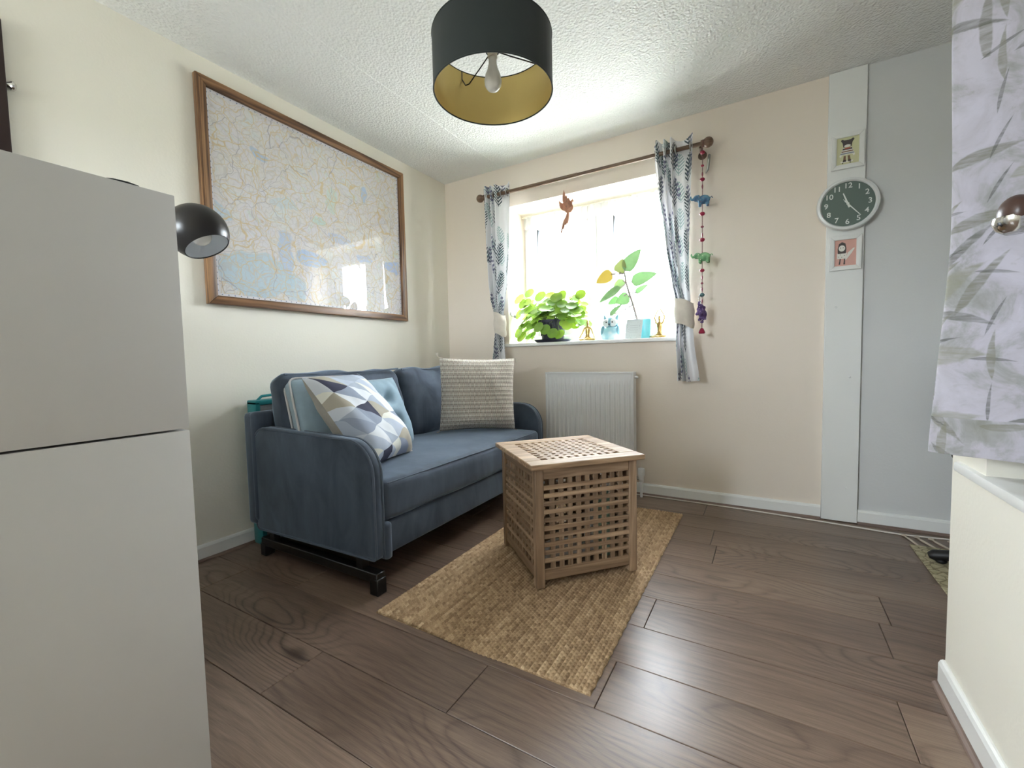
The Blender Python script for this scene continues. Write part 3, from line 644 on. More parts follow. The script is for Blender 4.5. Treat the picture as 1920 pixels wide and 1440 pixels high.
def cushion(name, label, m, w, h, t, front, back, piping=None, n=30, seed=0.0, pinch=0.05, dent=None, wr=0.004):
    o = thing(name, label, 'cushion'); o.matrix_world = m
    s = pillow(w, h, t, pinch, n, seed, wr)
    def wrap(sg):
        f = s(sg)
        if not dent: return f
        def g(u, v):
            p = f(u, v); d = sum(math.exp(-((u - du)**2 + (v - dv)**2)/0.006) for du, dv in dent); d2 = sum(math.exp(-((u - du)**2 + (v - dv)**2)/0.03) for du, dv in dent)
            p.z *= max(0.25, 1 - 0.55*d - 0.25*d2); return p
        return g
    MB().grid(wrap(1), n, n).obj('front_cover', front, o, smooth=80); MB().grid(wrap(-1), n, n, None, True).obj('back_cover', back, o, smooth=80)
    if piping:
        f = s(1); pts = [f(i/24, 0) for i in range(24)] + [f(1, i/24) for i in range(24)] + [f(1 - i/24, 1) for i in range(24)] + [f(0, 1 - i/24) for i in range(25)]
        MB().tube(pts, 0.005, 6, False).obj('piping', piping, o)
    return o
cushion('cushion', 'large cushion printed with white, grey and navy triangles', frame_m((0.638, -1.482, 0.655), (-0.27, 0.963, 0.0), (-0.62, 0.02, 0.78)), 0.41, 0.50, 0.18, 'triangle_print', 'cushion_back', None, 34, 2.0, 0.06)
cushion('cushion', 'pale blue buttoned cushion behind the triangle-print cushion', frame_m((0.475, -1.235, 0.635), (-0.05, 1, 0.0), (-0.36, 0.0, 0.93)), 0.40, 0.40, 0.15, 'blue_velour', 'blue_velour', None, 36, 5.0, 0.03, [(0.33, 0.35), (0.67, 0.35), (0.33, 0.68), (0.67, 0.68)])
bc = thing('cushion', 'pale blue plain cushion with light piping beside the near sofa arm', 'cushion'); bc.matrix_world = frame_m((0.478, -1.530, 0.650), (0.26, 0.96, 0.0), (-0.46, -0.06, 0.88))
MB().bm(puff((-0.165, -0.20, -0.042), (0.165, 0.20, 0.042), 0.02, (0.0, 0.0, 0.035), 0.004, 6.0, 22, 3)).obj('cover', 'blue_linen', bc, smooth=60)
for zz in (-0.040, 0.040):
    o_ = [(x, y, zz) for x, y in arc(0.135, 0.17, 0.03, 0, 90, 4) + arc(-0.135, 0.17, 0.03, 90, 180, 4) + arc(-0.135, -0.17, 0.03, 180, 270, 4) + arc(0.135, -0.17, 0.03, 270, 360, 4)]; MB().tube(o_ + o_[:1], 0.005, 6, False).obj('piping', 'pale_piping', bc)
ck = cushion('cushion', 'taupe and cream ribbed cushion with tassels at the far sofa end', frame_m((0.655, -0.545, 0.690), (0.72, 0.69, -0.03), (-0.05, 0.05, 1.0)), 0.50, 0.475, 0.13, 'ribbed_knit', 'ribbed_knit', None, 34, 11.0, 0.05)
for sx, sy in ((1, 1), (1, -1), (-1, 1), (-1, -1)):
    mb = MB(); cx, cy_ = sx*0.25, sy*0.2375
    for k in range(9):
        a_ = random.uniform(-0.35, 0.35); mb.tube([(cx, cy_, 0), (cx + sx*0.012 + a_*0.012, cy_ + (0.012 if sy > 0 and sx < 0 else -0.004), a_*0.012), (cx + sx*0.014 + a_*0.02, cy_ + (0.03 if sy > 0 and sx < 0 else -0.03), a_*0.02)], 0.0022, 5)
    mb.obj('tassel', 'calico', ck)

# bag behind the sofa
bg = thing('carrier_bag', 'teal and grey shopping bag tucked between sofa and wall', 'bag', (0.062, -1.60, 0))
MB().bm(puff((-0.040, -0.06, 0.0), (0.036, 0.20, 0.72), 0.018, (0.0, 0.0, 0.0), 0.003, 2.0, 14, 2)).obj('body', 'bag_grey', bg)
mb = MB(); mb.rbox((-0.043, -0.072, 0.71), (0.038, 0.21, 0.735), 0.006, 2); mb.rbox((-0.043, -0.072, 0.0), (0.038, -0.048, 0.73), 0.006, 2); mb.rbox((-0.043, 0.19, 0.0), (0.038, 0.21, 0.73), 0.006, 2); mb.obj('binding', 'teal_cloth', bg)
mb = MB(); mb.tube([(0, -0.05, 0.725), (0, -0.02, 0.752), (0, 0.05, 0.757), (0, 0.12, 0.752), (0, 0.15, 0.725)], 0.007, 8); mb.obj('handle', 'teal_cloth', bg)

# ------------------------------------------------------------------ rug
def rugz(x, y):
    r = x/RW; f = r - math.floor(r); ph = (math.floor(r) % 2)*0.5
    s = abs(math.sin(PI*(y/0.016 + ph)))
    return 0.0025 + 0.0065*math.sin(PI*f)**0.7 * (0.45 + 0.55*s)
mb = MB(); NX, NY = 64*4, 620; LX, LY = 0.82, 1.525
mb.grid(lambda u, v: Vector((u*LX + 0.0025*math.sin(v*190 + (3 if u > 0.5 else 0))*(1 if u in (0.0, 1.0) else 0), -LY + v*LY + 0.002*math.sin(u*300)*(1 if v in (0.0, 1.0) else 0) + 0.006*math.sin(u*9), rugz(u*LX + 1e-5, -LY + v*LY) if 0 < v < 1 else 0.002)), NX, NY)
mb.add([(0, -LY, 0.0005), (LX, -LY, 0.0005), (LX, 0, 0.0005), (0, 0, 0.0005)], [(3, 2, 1, 0)])
tag(mb.obj('jute_rug', 'jute', None, (1.062, -0.290, 0.0), smooth=180), 'tan braided jute rug under the slatted wooden box', 'rug')

# ------------------------------------------------------------------ slatted wooden box table
RZ = math.radians(48.0); near = Vector((1.518, -1.414, 0.0)); ex = Vector((math.cos(RZ), math.sin(RZ), 0)); ey = Vector((-math.sin(RZ), math.cos(RZ), 0))
BW = 0.455
ctr = near + (ex + ey)*BW/2
bxt = thing('storage_box', 'slatted acacia wood storage box table with pierced lid on the jute rug', 'storage table', (ctr.x, ctr.y, 0.0092), RZ)
rb = random.Random(5)
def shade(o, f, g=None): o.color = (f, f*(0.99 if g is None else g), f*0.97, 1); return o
hb = BW/2; LEG = 0.036; ZT = 0.478
for sx in (-1, 1):
    for sy in (-1, 1):
        x0, x1 = sorted((sx*hb, sx*(hb - LEG))); y0, y1 = sorted((sy*hb, sy*(hb - LEG)))
        shade(MB().rbox((x0, y0, 0.0), (x1, y1, ZT), 0.003, 1).obj('leg', 'acacia_up', bxt), rb.uniform(0.85, 1.02))
inn = hb - LEG; ZB, ZH = 0.035, 0.472
NC, NR = 11, 11
hs_w = 0.0180; vs_w = 0.0205
hmesh = MB().rbox((-inn, -0.0045, -hs_w/2), (inn, 0.0045, hs_w/2), 0.0012, 1).mesh('slat', 'acacia')
vmesh = MB().rbox((-vs_w/2, -0.004, -(0.43 - 0.075)/2 - 0.03), (vs_w/2, 0.004, (0.43 - 0.075)/2 + 0.02), 0.0012, 1).mesh('slat', 'acacia_up')
botm = MB().rbox((-inn, -0.007, 0.028), (inn, 0.007, 0.073), 0.002, 1).mesh('rail', 'acacia'); topm = MB().rbox((-inn, -0.007, 0.432), (inn, 0.007, 0.477), 0.002, 1).mesh('rail', 'acacia')
lighter = {1: 1.18, 2: 1.1, 6: 1.12, 8: 1.2}
for side in range(4):
    rm = Matrix.Rotation(side*PI/2, 4, 'Z')
    def put(name, me, p, f):
        o = link(name, me, bxt); o.matrix_local = rm @ Matrix.Translation(p); shade(o, f); return o
    put('rail', botm, (0, -hb + 0.013, 0), rb.uniform(0.9, 1.0)); put('rail', topm, (0, -hb + 0.013, 0), rb.uniform(0.82, 0.95))
    pz = (0.432 - 0.073)/NR
    for r in range(1, NR):
        k = NR - r; put('slat', hmesh, (0, -hb + 0.011 - (0.003 if k in lighter and side == 0 else 0), 0.073 + r*pz), lighter.get(k, rb.uniform(0.86, 1.0)) if side == 0 else rb.uniform(0.84, 1.08))
    px = 2*inn/(NC - 1)
    for c_ in range(NC - 1 + 1):
        xx = -inn + px*(c_) ; 
        if c_ in (0, NC - 1): continue
        put('slat', vmesh, (xx, -hb + 0.0112, 0.252), rb.uniform(0.84, 1.0))
# lid: frame boards with a pierced centre of crossing laths; window sheen put into their paler tint
LW = 0.252; FB = 0.075; z0, z1 = 0.479, 0.500
lid = link('lid', None, bxt); lid.empty_display_size = 0.02
for sgn in (-1, 1):
    a0, a1 = sorted((sgn*LW, sgn*(LW - FB)))
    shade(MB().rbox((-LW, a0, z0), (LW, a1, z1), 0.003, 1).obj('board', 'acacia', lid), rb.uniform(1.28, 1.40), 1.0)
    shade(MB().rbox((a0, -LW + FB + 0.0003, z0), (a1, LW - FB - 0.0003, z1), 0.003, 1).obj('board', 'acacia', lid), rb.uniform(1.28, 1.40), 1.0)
gi = LW - FB; NH = 10; pt = 2*gi/NH; lw = pt*0.56
la = MB().rbox((-gi, -lw/2, z0 + 0.004), (gi, lw/2, z1 - 0.0006), 0.0008, 1).mesh('lath', 'acacia'); lb = MB().rbox((-lw/2, -gi, z0 + 0.004), (lw/2, gi, z1 - 0.0009), 0.0008, 1).mesh('lath', 'acacia')
for k in range(1, NH):
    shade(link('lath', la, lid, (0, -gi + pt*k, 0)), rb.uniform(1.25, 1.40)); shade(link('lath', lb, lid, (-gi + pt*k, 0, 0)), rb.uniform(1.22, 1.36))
shade(MB().rbox((-hb + 0.03, -hb + 0.03, 0.04), (hb - 0.03, hb - 0.03, 0.05), 0.001, 1).obj('bottom_board', 'acacia', bxt), 0.7)
# what shows through the slats
def inside(lx, ly): p = ctr + ex*lx + ey*ly; return (p.x, p.y, 0.0597)
bt = thing('bottle', 'pale mint bottle standing inside the slatted box', 'bottle', inside(0.135, -0.125))
MB().lathe([(0.0, 0), (0.032, 0), (0.034, 0.01), (0.034, 0.2), (0.028, 0.235), (0.013, 0.255), (0.013, 0.285), (0.0, 0.285)], 20).obj('body', 'bottle_mint', bt); MB().lathe([(0, 0.285), (0.016, 0.285), (0.016, 0.31), (0, 0.312)], 16).obj('cap', 'bottle_white', bt)
bt = thing('bottle', 'white bottle standing inside the slatted box', 'bottle', inside(0.075, -0.10))
MB().lathe([(0.0, 0), (0.026, 0), (0.028, 0.01), (0.028, 0.15), (0.022, 0.18), (0.011, 0.195), (0.011, 0.215), (0.0, 0.215)], 20).obj('body', 'bottle_white', bt); MB().lathe([(0, 0.215), (0.014, 0.215), (0.014, 0.235), (0, 0.236)], 16).obj('cap', 'bottle_cap', bt)
cl = MB().bm(puff((-0.10, -0.045, 0), (0.10, 0.045, 0.05), 0.018, (0.0, 0.0, 0.02), 0.012, 9.0, 16, 3)).obj('folded_cloth', 'cloth_white', None, (ctr + ex*-0.05 + ey*-0.10) + Vector((0, 0, 0.066)), smooth=80); cl.rotation_euler = (0, 0, RZ)
tag(cl, 'crumpled white cloth at the bottom of the slatted box', 'cloth')

# ------------------------------------------------------------------ framed map
my0, my1, mz0, mz1 = -1.822, -0.512, 1.205, 2.252
mp = thing('framed_map', 'large wood-framed road map behind glass above the sofa', 'picture', (0, (my0 + my1)/2, mz0))
hw = (my1 - my0)/2; hh = mz1 - mz0; fw = 0.042
def rail(a0, b0, a1, b1, up):                # mitred frame rail, outline in (y,z)
    return None
def fr_bar(outline, mat):
    o = MB().prism(outline, 0.004, 0.036, 'x', 0.004, 2).obj('frame_rail', mat, mp)
fr_bar([(-hw, 0), (hw, 0), (hw - fw, fw), (-hw + fw, fw)], 'oak_frame'); fr_bar([(-hw, hh), (-hw + fw, hh - fw), (hw - fw, hh - fw), (hw, hh)], 'oak_frame')
fr_bar([(-hw, 0), (-hw + fw, fw), (-hw + fw, hh - fw), (-hw, hh)], 'oak_frame_up'); fr_bar([(hw, 0), (hw, hh), (hw - fw, hh - fw), (hw - fw, fw)], 'oak_frame_up')
MB().grid(lambda u, v: Vector((0.016, -hw + fw - 0.006 + u*2*(hw - fw + 0.006), fw - 0.006 + v*(hh - 2*fw + 0.012))), 2, 2).obj('map_sheet', 'map_print', mp)
MB().box((0.0205, -hw + fw - 0.004, fw - 0.004), (0.0225, hw - fw + 0.004, hh - fw + 0.004)).obj('glass', 'picture_glass', mp, smooth=0)
MB().box((0.004, -hw + fw - 0.008, fw - 0.008), (0.014, hw - fw + 0.008, hh - fw + 0.008)).obj('backing', 'cushion_back', mp, smooth=0)

# ------------------------------------------------------------------ curtains at the window
PY, PZ = -0.092, 2.128
cp = thing('curtain_pole', 'wooden curtain pole with ball ends above the window', 'curtain pole', (0, 0, 0))
MB().tube([(0.425, PY, PZ), (1.19, PY, PZ - 0.001)], 0.0135, 14).obj('rod', 'pole_wood', cp); MB().tube([(1.17, PY, PZ - 0.001), (1.965, PY, PZ)], 0.0118, 14).obj('rod', 'pole_wood', cp)
for x, s in ((0.408, -1), (1.985, 1)):
    MB().ball((x, PY, PZ), 0.029, 20, 12).obj('finial', 'pole_wood', cp); MB().lathe([(0.018, -0.006), (0.02, 0.0), (0.018, 0.006)], 16, (x - s*0.032, PY, PZ), Matrix.Rotation(PI/2, 4, 'Y')).obj('collar', 'pole_wood', cp)
for x in (0.455, 1.945):
    mb = MB(); mb.tube([(x, -0.004, PZ - 0.03), (x, -0.05, PZ - 0.028), (x, PY, PZ - 0.018)], 0.008, 10); mb.lathe([(0, 0), (0.025, 0), (0.022, 0.008), (0, 0.01)], 18, (x, -0.001, PZ - 0.03), Matrix.Rotation(PI/2, 4, 'X')); mb.obj('bracket', 'pole_wood', cp)
def curtain(name, label, keys, ncol, folds, amp_k, phase, hang_y, top, hem, flat, uoff, ringx, tie, mat='fern_print'):
    o = thing(name, label, 'curtain', (0, 0, 0)); nz = 90; bw0 = 0.72
    zs = [top - (top - hem)*j/nz for j in range(nz+1)]
    def sect(u, z):
        x0, x1 = lerpkeys(keys, z); (am,) = lerpkeys(amp_k, z); bw = 0.60 if z > 1.3 or z < 1.05 else 0.66
        if u < bw0: q = u/bw0; xx = q*0.56; ph = 2*PI*folds*q + phase; yy = am*math.sin(ph)
        else: q = (u - bw0)/(1 - bw0); xx = 0.56 + 0.44*q; yy = am*(math.sin(2*PI*folds + phase)*(1 - q) + 0.9*math.sin(PI*q*1.25)*1.0)
        return Vector((x0 + (x1 - x0)*xx, hang_y + yy + 0.2*am*math.sin(u*9 + z*2.3), z + 0.004*math.sin(u*7)))
    def fn(u, v): return sect(u, top - (top - hem)*v)
    AL = [0.0]
    for i in range(1, ncol + 1): AL.append(AL[-1] + (sect(i/ncol, 1.9) - sect((i-1)/ncol, 1.9)).length)
    MB().grid(fn, ncol, nz, lambda u, v: (AL[int(round(u*ncol))] + uoff, (top - hem)*(1 - v))).obj('fabric', mat, o, smooth=180)
    for x in ringx: MB().torus((x, PY, PZ), 0.024, 0.0045, 'x', 20, 8).obj('eyelet', 'steel', o)
    if tie:
        tz, th, tx0, tx1, dy = tie; cx = (tx0 + tx1)/2; rx = (tx1 - tx0)/2
        def tf(u, v):
            t = 2*PI*u; zz = tz + (v - 0.5)*th; b = 1 + 0.05*math.sin(v*11 + t) + 0.06*math.sin(PI*v)
            return Vector((cx + rx*b*math.cos(t), hang_y + dy*b*math.sin(t), zz - 0.02*math.cos(t) + 0.004*math.sin(3*t + v*6)))
        MB().grid(tf, 40, 14).obj('tieback', 'calico', o, smooth=180)
    return o
curtain('curtain', 'white fern-print curtain tied back near the room corner', [(2.20, 0.437, 0.672), (2.1, 0.440, 0.672), (1.8, 0.447, 0.664), (1.5, 0.462, 0.645), (1.36, 0.478, 0.622), (1.24, 0.512, 0.600), (1.12, 0.515, 0.600), (1.0, 0.497, 0.606), (0.757, 0.462, 0.625)], 160, 3.0, [(2.2, 0.030), (1.5, 0.028), (1.24, 0.018), (1.12, 0.018), (0.757, 0.030)], 0.4, PY, 2.196, 0.757, 0.9, 0.0, (0.47, 0.53, 0.60, 0.645), (1.18, 0.16, 0.512, 0.603, 0.043))
curtain('curtain', 'white fern-print curtain tied back beside the bead string', [(2.20, 1.682, 1.905), (2.1, 1.684, 1.903), (1.9, 1.704, 1.896), (1.6, 1.745, 1.888), (1.36, 1.782, 1.888), (1.24, 1.806, 1.895), (1.10, 1.808, 1.908), (1.0, 1.806, 1.915), (0.757, 1.812, 1.948)], 160, 3.0, [(2.2, 0.034), (1.5, 0.030), (1.24, 0.02), (1.1, 0.02), (0.757, 0.034)], 1.3, PY, 2.196, 0.757, 0.95, 2.3, (1.70, 1.755, 1.81, 1.892), (1.168, 0.15, 1.803, 1.912, 0.05))
for x, lab in ((0.635, 'small metal holdback hook for the curtain near the corner'), (1.935, 'small metal holdback hook beside the bead string')):
    mb = MB(); mb.tube([(x, -0.001, 1.235), (x, -0.05, 1.235), (x, -0.065, 1.247), (x, -0.06, 1.262)], 0.0035, 8); mb.lathe([(0, 0), (0.012, 0), (0.01, 0.004), (0, 0.005)], 14, (x, -0.0005, 1.235), Matrix.Rotation(PI/2, 4, 'X')); tag(mb.obj('holdback_hook', 'steel'), lab, 'hook')
mb = MB(); mb.tube([(1.985, -0.004, 2.085), (1.985, -0.028, 2.08), (1.983, -0.036, 2.04), (1.978, -0.03, 2.0), (1.965, -0.02, 1.985)], [0.006, 0.008, 0.008, 0.007, 0.004], 8); tag(mb.obj('wall_hook', 'steel'), 'dark curved metal hook on the wall behind the bead string', 'hook')

# ------------------------------------------------------------------ bead string with elephants
gx, gy = 1.960, -0.128
ga = thing('bead_garland', 'string of red beads and three fabric elephants hanging from the curtain pole', 'garland', (gx, gy, 0))
mb = MB(); mb.tube([(0, 0, 1.05), (0.0005, 0, 1.4), (0, 0, 1.8), (0, 0.004, 2.08), (0, 0.022, PZ + 0.016)], 0.0022, 6); mb.torus((0, -gy + PY, PZ), 0.017, 0.003, 'x'); mb.obj('thread', 'thread', ga)
def zpx(py): return 2.063 - (py - 290)*(2.063 - 1.056)/(620 - 290)
for py, r, mt in ((290, 0.014, 'bead_red'), (314, 0.009, 'bead_red'), (339, 0.014, 'bead_red'), (402, 0.015, 'bead_red'), (426, 0.009, 'bead_small'), (450, 0.015, 'bead_red'), (507, 0.014, 'bead_red'), (531, 0.008, 'bead_small'), (553, 0.015, 'bead_teal'), (604, 0.010, 'elephant_purple')):
    MB().ball((0, 0, zpx(py)), (r, r, r*0.75), 12, 8).obj('bead', mt, ga)
for k in range(26):
    py = 296 + k*11.2
    if any(abs(py - q) < 7 for q in (290, 314, 339, 402, 426, 450, 507, 531, 553)) or any(abs(py - q) < 20 for q in (376, 482, 586)): continue
    mb = MB(); mb.tube([(0, 0, zpx(py) - 0.012), (0, 0, zpx(py)), (0, 0, zpx(py) + 0.012)], [0.003, 0.005, 0.003], 8); mb.obj('bead', 'bead_small', ga)
mb = MB(); mb.lathe([(0.0, 0.0), (0.014, 0.0), (0.019, 0.006), (0.014, 0.018), (0.008, 0.03), (0.0, 0.034)], 16, (0, 0, zpx(626))); mb.obj('bell', 'bead_red', ga)
def elephant(c, mt, flip, rz, dip=0.0):
    mb = MB(); s = 1.0
    mb.ball((0.008, 0, 0.0), (0.034, 0.022, 0.025), 14, 10); mb.ball((-0.030, 0, 0.010), (0.020, 0.017, 0.018), 12, 8)
    for lx in (-0.012, 0.028):
        for ly in (-0.011, 0.011): mb.tube([(lx, ly, -0.01), (lx, ly, -0.036)], [0.0095, 0.0085], 10)
    mb.tube([(-0.044, 0, 0.008), (-0.056, 0, 0.006), (-0.062, 0, 0.016), (-0.061, 0, 0.026)], [0.009, 0.007, 0.0055, 0.004], 10)
    for ly in (-1, 1): mb.ball((-0.022, ly*0.018, 0.008), (0.012, 0.004, 0.017), 12, 8)
    mb.tube([(0.040, 0, 0.006), (0.050, 0, 0.014), (0.053, 0, 0.002)], [0.003, 0.0025, 0.0035], 8)
    o = mb.obj('elephant', mt, ga); o.matrix_local = Matrix.Translation(c) @ Matrix.Rotation(rz, 4, 'Z') @ Matrix.Rotation(dip, 4, 'Y'); 
    md = o.modifiers.new('merge', 'REMESH'); md.mode = 'VOXEL'; md.voxel_size = 0.0028; md.use_smooth_shade = True
    return o
elephant((0, 0, zpx(376)), 'elephant_blue', 1, 0.15); elephant((0.003, 0, zpx(482)), 'elephant_green', 1, -0.1); elephant((0, 0, zpx(586)), 'elephant_purple', 1, 1.1, 0.9)

# ------------------------------------------------------------------ hanging wooden bird
bd = thing('hanging_bird', 'cut-out wooden bird ornament hanging in front of the window', 'ornament', (1.095, -0.035, 1.955))
body = [(-0.020, -0.035), (-0.002, -0.045), (0.020, -0.042), (0.036, -0.025), (0.038, -0.005), (0.030, 0.012), (0.034, 0.026), (0.046, 0.026), (0.040, 0.034), (0.034, 0.047), (0.030, 0.036), (0.024, 0.042), (0.020, 0.022), (0.004, -0.004), (-0.014, -0.02)]
tail = [(-0.006, -0.040), (0.008, -0.046), (0.004, -0.085), (-0.002, -0.115), (-0.010, -0.110), (-0.016, -0.128), (-0.024, -0.118), (-0.034, -0.150), (-0.040, -0.148), (-0.052, -0.178), (-0.060, -0.174), (-0.046, -0.128), (-0.034, -0.092), (-0.016, -0.066)]
wing = [(0.000, -0.030), (0.022, -0.018), (0.024, 0.012), (0.010, 0.042), (0.006, 0.050), (0.002, 0.044), (-0.002, 0.064), (-0.007, 0.060), (-0.014, 0.100), (-0.024, 0.062), (-0.025, 0.040), (-0.022, 0.020), (-0.010, -0.010)]
wing2 = [(-0.008, -0.030), (0.004, -0.018), (0.000, 0.004), (-0.018, 0.018), (-0.028, 0.022), (-0.034, 0.032), (-0.042, 0.032), (-0.066, 0.056), (-0.060, 0.024), (-0.052, 0.004), (-0.036, -0.016)]
MB().prism(body, -0.002, 0.002, 'y').obj('body', 'bird_wood', bd, smooth=0); MB().prism(tail, -0.002, 0.002, 'y').obj('tail', 'bird_wood', bd, smooth=0)
o = MB().prism(wing, -0.0015, 0.0015, 'y').obj('wing', 'bird_wood', bd, smooth=0); o.rotation_euler = (0.2, 0, 0.1); o.location = (0, -0.004, 0); o.scale = (1.35, 1, 1.1)
for k in range(5): MB().tube([(-0.006 - 0.002*k + 0.012*(k % 2), -0.0022, -0.005 + k*0.014), (-0.004 + 0.003*k*0.5 + 0.008*(k % 2), -0.0022, 0.006 + k*0.014)], 0.0016, 5).obj('cut_mark', 'print_tan', o)
o = MB().prism(wing2, -0.0015, 0.0015, 'y').obj('wing', 'bird_wood', bd, smooth=0); o.rotation_euler = (-0.2, 0, -0.1); o.location = (0, 0.004, 0); o.scale = (1.2, 1, 1.1)
MB().tube([(0.004, 0, -0.002), (0.0, -0.03, 0.09), (0.0, -0.057, PZ - 1.955 + 0.016)], 0.0006, 5).obj('hanging_thread', 'cable_white', bd)

# ------------------------------------------------------------------ things on the sill
SILL = 1.0302
def leafmesh(name, L, W, mat, tipp=0.6, cup=0.12, n=9):
    mb = MB(); 
    def fn(u, v):
        t = u; wd = W/2*(math.sin(PI*min(1, max(0, t))**tipp))**0.75 if 0 < t < 1 else 0.0
        s = v*2 - 1
        return Vector((t*L, s*wd, cup*L*(t*t*-0.6 + abs(s)*0.25*wd/W*2)))
    mb.grid(fn, n, 4); me = mb.mesh(name, mat, 180); return me
# pilea
pp = thing('potted_plant', 'bushy round-leaved green plant in a dark pot on the sill', 'plant', (0.905, 0.095, SILL))
MB().lathe([(0.0, 0.0), (0.118, 0.0), (0.135, 0.014), (0.140, 0.022), (0.132, 0.022), (0.112, 0.008), (0.0, 0.006)], 36).obj('saucer', 'pot_dark', pp)
MB().lathe([(0.0, 0.009), (0.078, 0.009), (0.102, 0.15), (0.108, 0.15), (0.108, 0.165), (0.10, 0.165), (0.096, 0.15), (0.0, 0.148)], 32).obj('pot', 'pot_dark', pp)
MB().lathe([(0.0, 0.156), (0.05, 0.153), (0.095, 0.149), (0.0, 0.1485)], 20).obj('soil', 'soil', pp)
def roundleaf(R):
    mb = MB(); vs = [(0, 0, 0)]; fs = []; N = 18
    for ring, f in ((1, 0.55), (2, 1.0)):
        for k in range(N):
            t = 2*PI*k/N; vs.append((R*f*math.cos(t)*1.08, R*f*math.sin(t), R*0.16*f*f - (0.05*R if ring == 2 and k % 2 else 0)))
    for k in range(N):
        fs.append((0, 1 + k, 1 + (k+1) % N)); fs.append((1 + k, 1 + N + k, 1 + N + (k+1) % N, 1 + (k+1) % N))
    return mb.add(vs, fs).mesh('leaf', 'pilea_leaf', 180)
rl = [roundleaf(r) for r in (0.031, 0.038, 0.044)]
rp = random.Random(12); stems = MB(); pots = []
def addleaf(p, nrm, k):
    o = link('leaf', rl[k], pp); zq = Vector(nrm).normalized(); xq = zq.orthogonal().normalized(); yq = zq.cross(xq)
    m = Matrix.Identity(4)
    for i in range(3): m[i][0] = xq[i]; m[i][1] = yq[i]; m[i][2] = zq[i]
    o.matrix_local = Matrix.Translation(p) @ m
    s = Vector((p.x*0.15, p.y*0.15, 0.16)); mid = (s + p)/2 + Vector((p.x*0.12, p.y*0.1, 0.05)); stems.tube([s, mid, p], 0.0016, 5)
for k in range(130):
    for _ in range(60):
        an = rp.uniform(0, 2*PI); rad = rp.uniform(0.03, 1.0)**0.6; x = math.cos(an)*rad*0.27; y = math.sin(an)*rad*0.115
        e = abs(x)/0.27
        z = rp.uniform(0.17, 0.30 + 0.05*math.sin(x*22 + 1)) if abs(x) < 0.11 else rp.uniform(0.03 + 0.08*(x > 0), 0.31)
        if y > 0.11 or abs(x + 0.02) > 0.29: continue
        if abs(x) < 0.12 and z < 0.2 and y > -0.06: continue
        p = Vector((x, y, z))
        if all((p - q).length > 0.028 for q in pots): break
    else: continue
    pots.append(p)
    nrm = (x*1.6 + rp.uniform(-0.4, 0.4), -0.55 + y*1.5 + rp.uniform(-0.4, 0.3), 0.75 + rp.uniform(-0.4, 0.4)); addleaf(p, nrm, rp.choice((0, 0, 1, 1, 2)))
for p in ((-0.262, -0.03, 0.34), (-0.225, -0.05, 0.30), (-0.20, 0.02, 0.385), (-0.275, -0.02, 0.225), (-0.265, -0.04, 0.085), (-0.23, -0.06, 0.05), (0.235, -0.03, 0.33), (0.10, -0.05, 0.335), (-0.08, -0.03, 0.345), (0.0, -0.125, 0.09), (0.06, -0.13, 0.06), (-0.05, -0.13, 0.11), (0.11, -0.12, 0.05)): addleaf(Vector(p), (p[0] + rp.uniform(-0.2, 0.2), -0.9, 0.4 + rp.uniform(-0.2, 0.2)), rp.choice((1, 2)))
o = stems.obj('stem_tangle', 'stem_green', pp); o['kind'] = 'stuff'
mb = MB()
for k in range(34):
    x = rp.uniform(-0.05, 0.07); mb.tube([(x*0.7, -0.08, 0.165), (x, -0.112, 0.13), (x*1.15 + rp.uniform(-0.01, 0.01), -0.118, rp.uniform(0.035, 0.08))], 0.0015, 4)
o = mb.obj('aerial_roots', 'root_dark', pp); o['kind'] = 'stuff'
# rubber plant cutting
rpx = thing('potted_cutting', 'tall cutting with large oval leaves in a turquoise square pot', 'plant', (1.572, 0.115, SILL))
MB().prism([(-0.048, 0.0), (0.048, 0.0), (0.054, 0.13), (-0.054, 0.13)], -0.052, 0.052, 'y', 0.004, 2).obj('pot', 'teal_glaze', rpx)
MB().rbox((-0.045, -0.045, 0.122), (0.045, 0.045, 0.134), 0.003, 1).obj('soil', 'soil', rpx)
def w2l(px, py):                                   # sill items lie close to the plane y = 0.115: photo column/row -> local x, z
    k = 0.00405; return ((px - 1212)*k - 0.004, (637 - py)*0.00388 - 0.006)
sx_, sz_ = w2l(1202, 602)
stem = [(sx_, 0, 0.125), (*w2l(1195, 575)[:1], 0, w2l(1195, 575)[1]), (w2l(1188, 552)[0], 0.0, w2l(1188, 552)[1]), (w2l(1183, 535)[0], 0.004, w2l(1183, 535)[1]), (w2l(1181, 518)[0], 0.0, w2l(1181, 518)[1])]
MB().tube(stem, [0.0085, 0.008, 0.0075, 0.0065, 0.0055], 8).obj('stem', 'stem_grey', rpx)
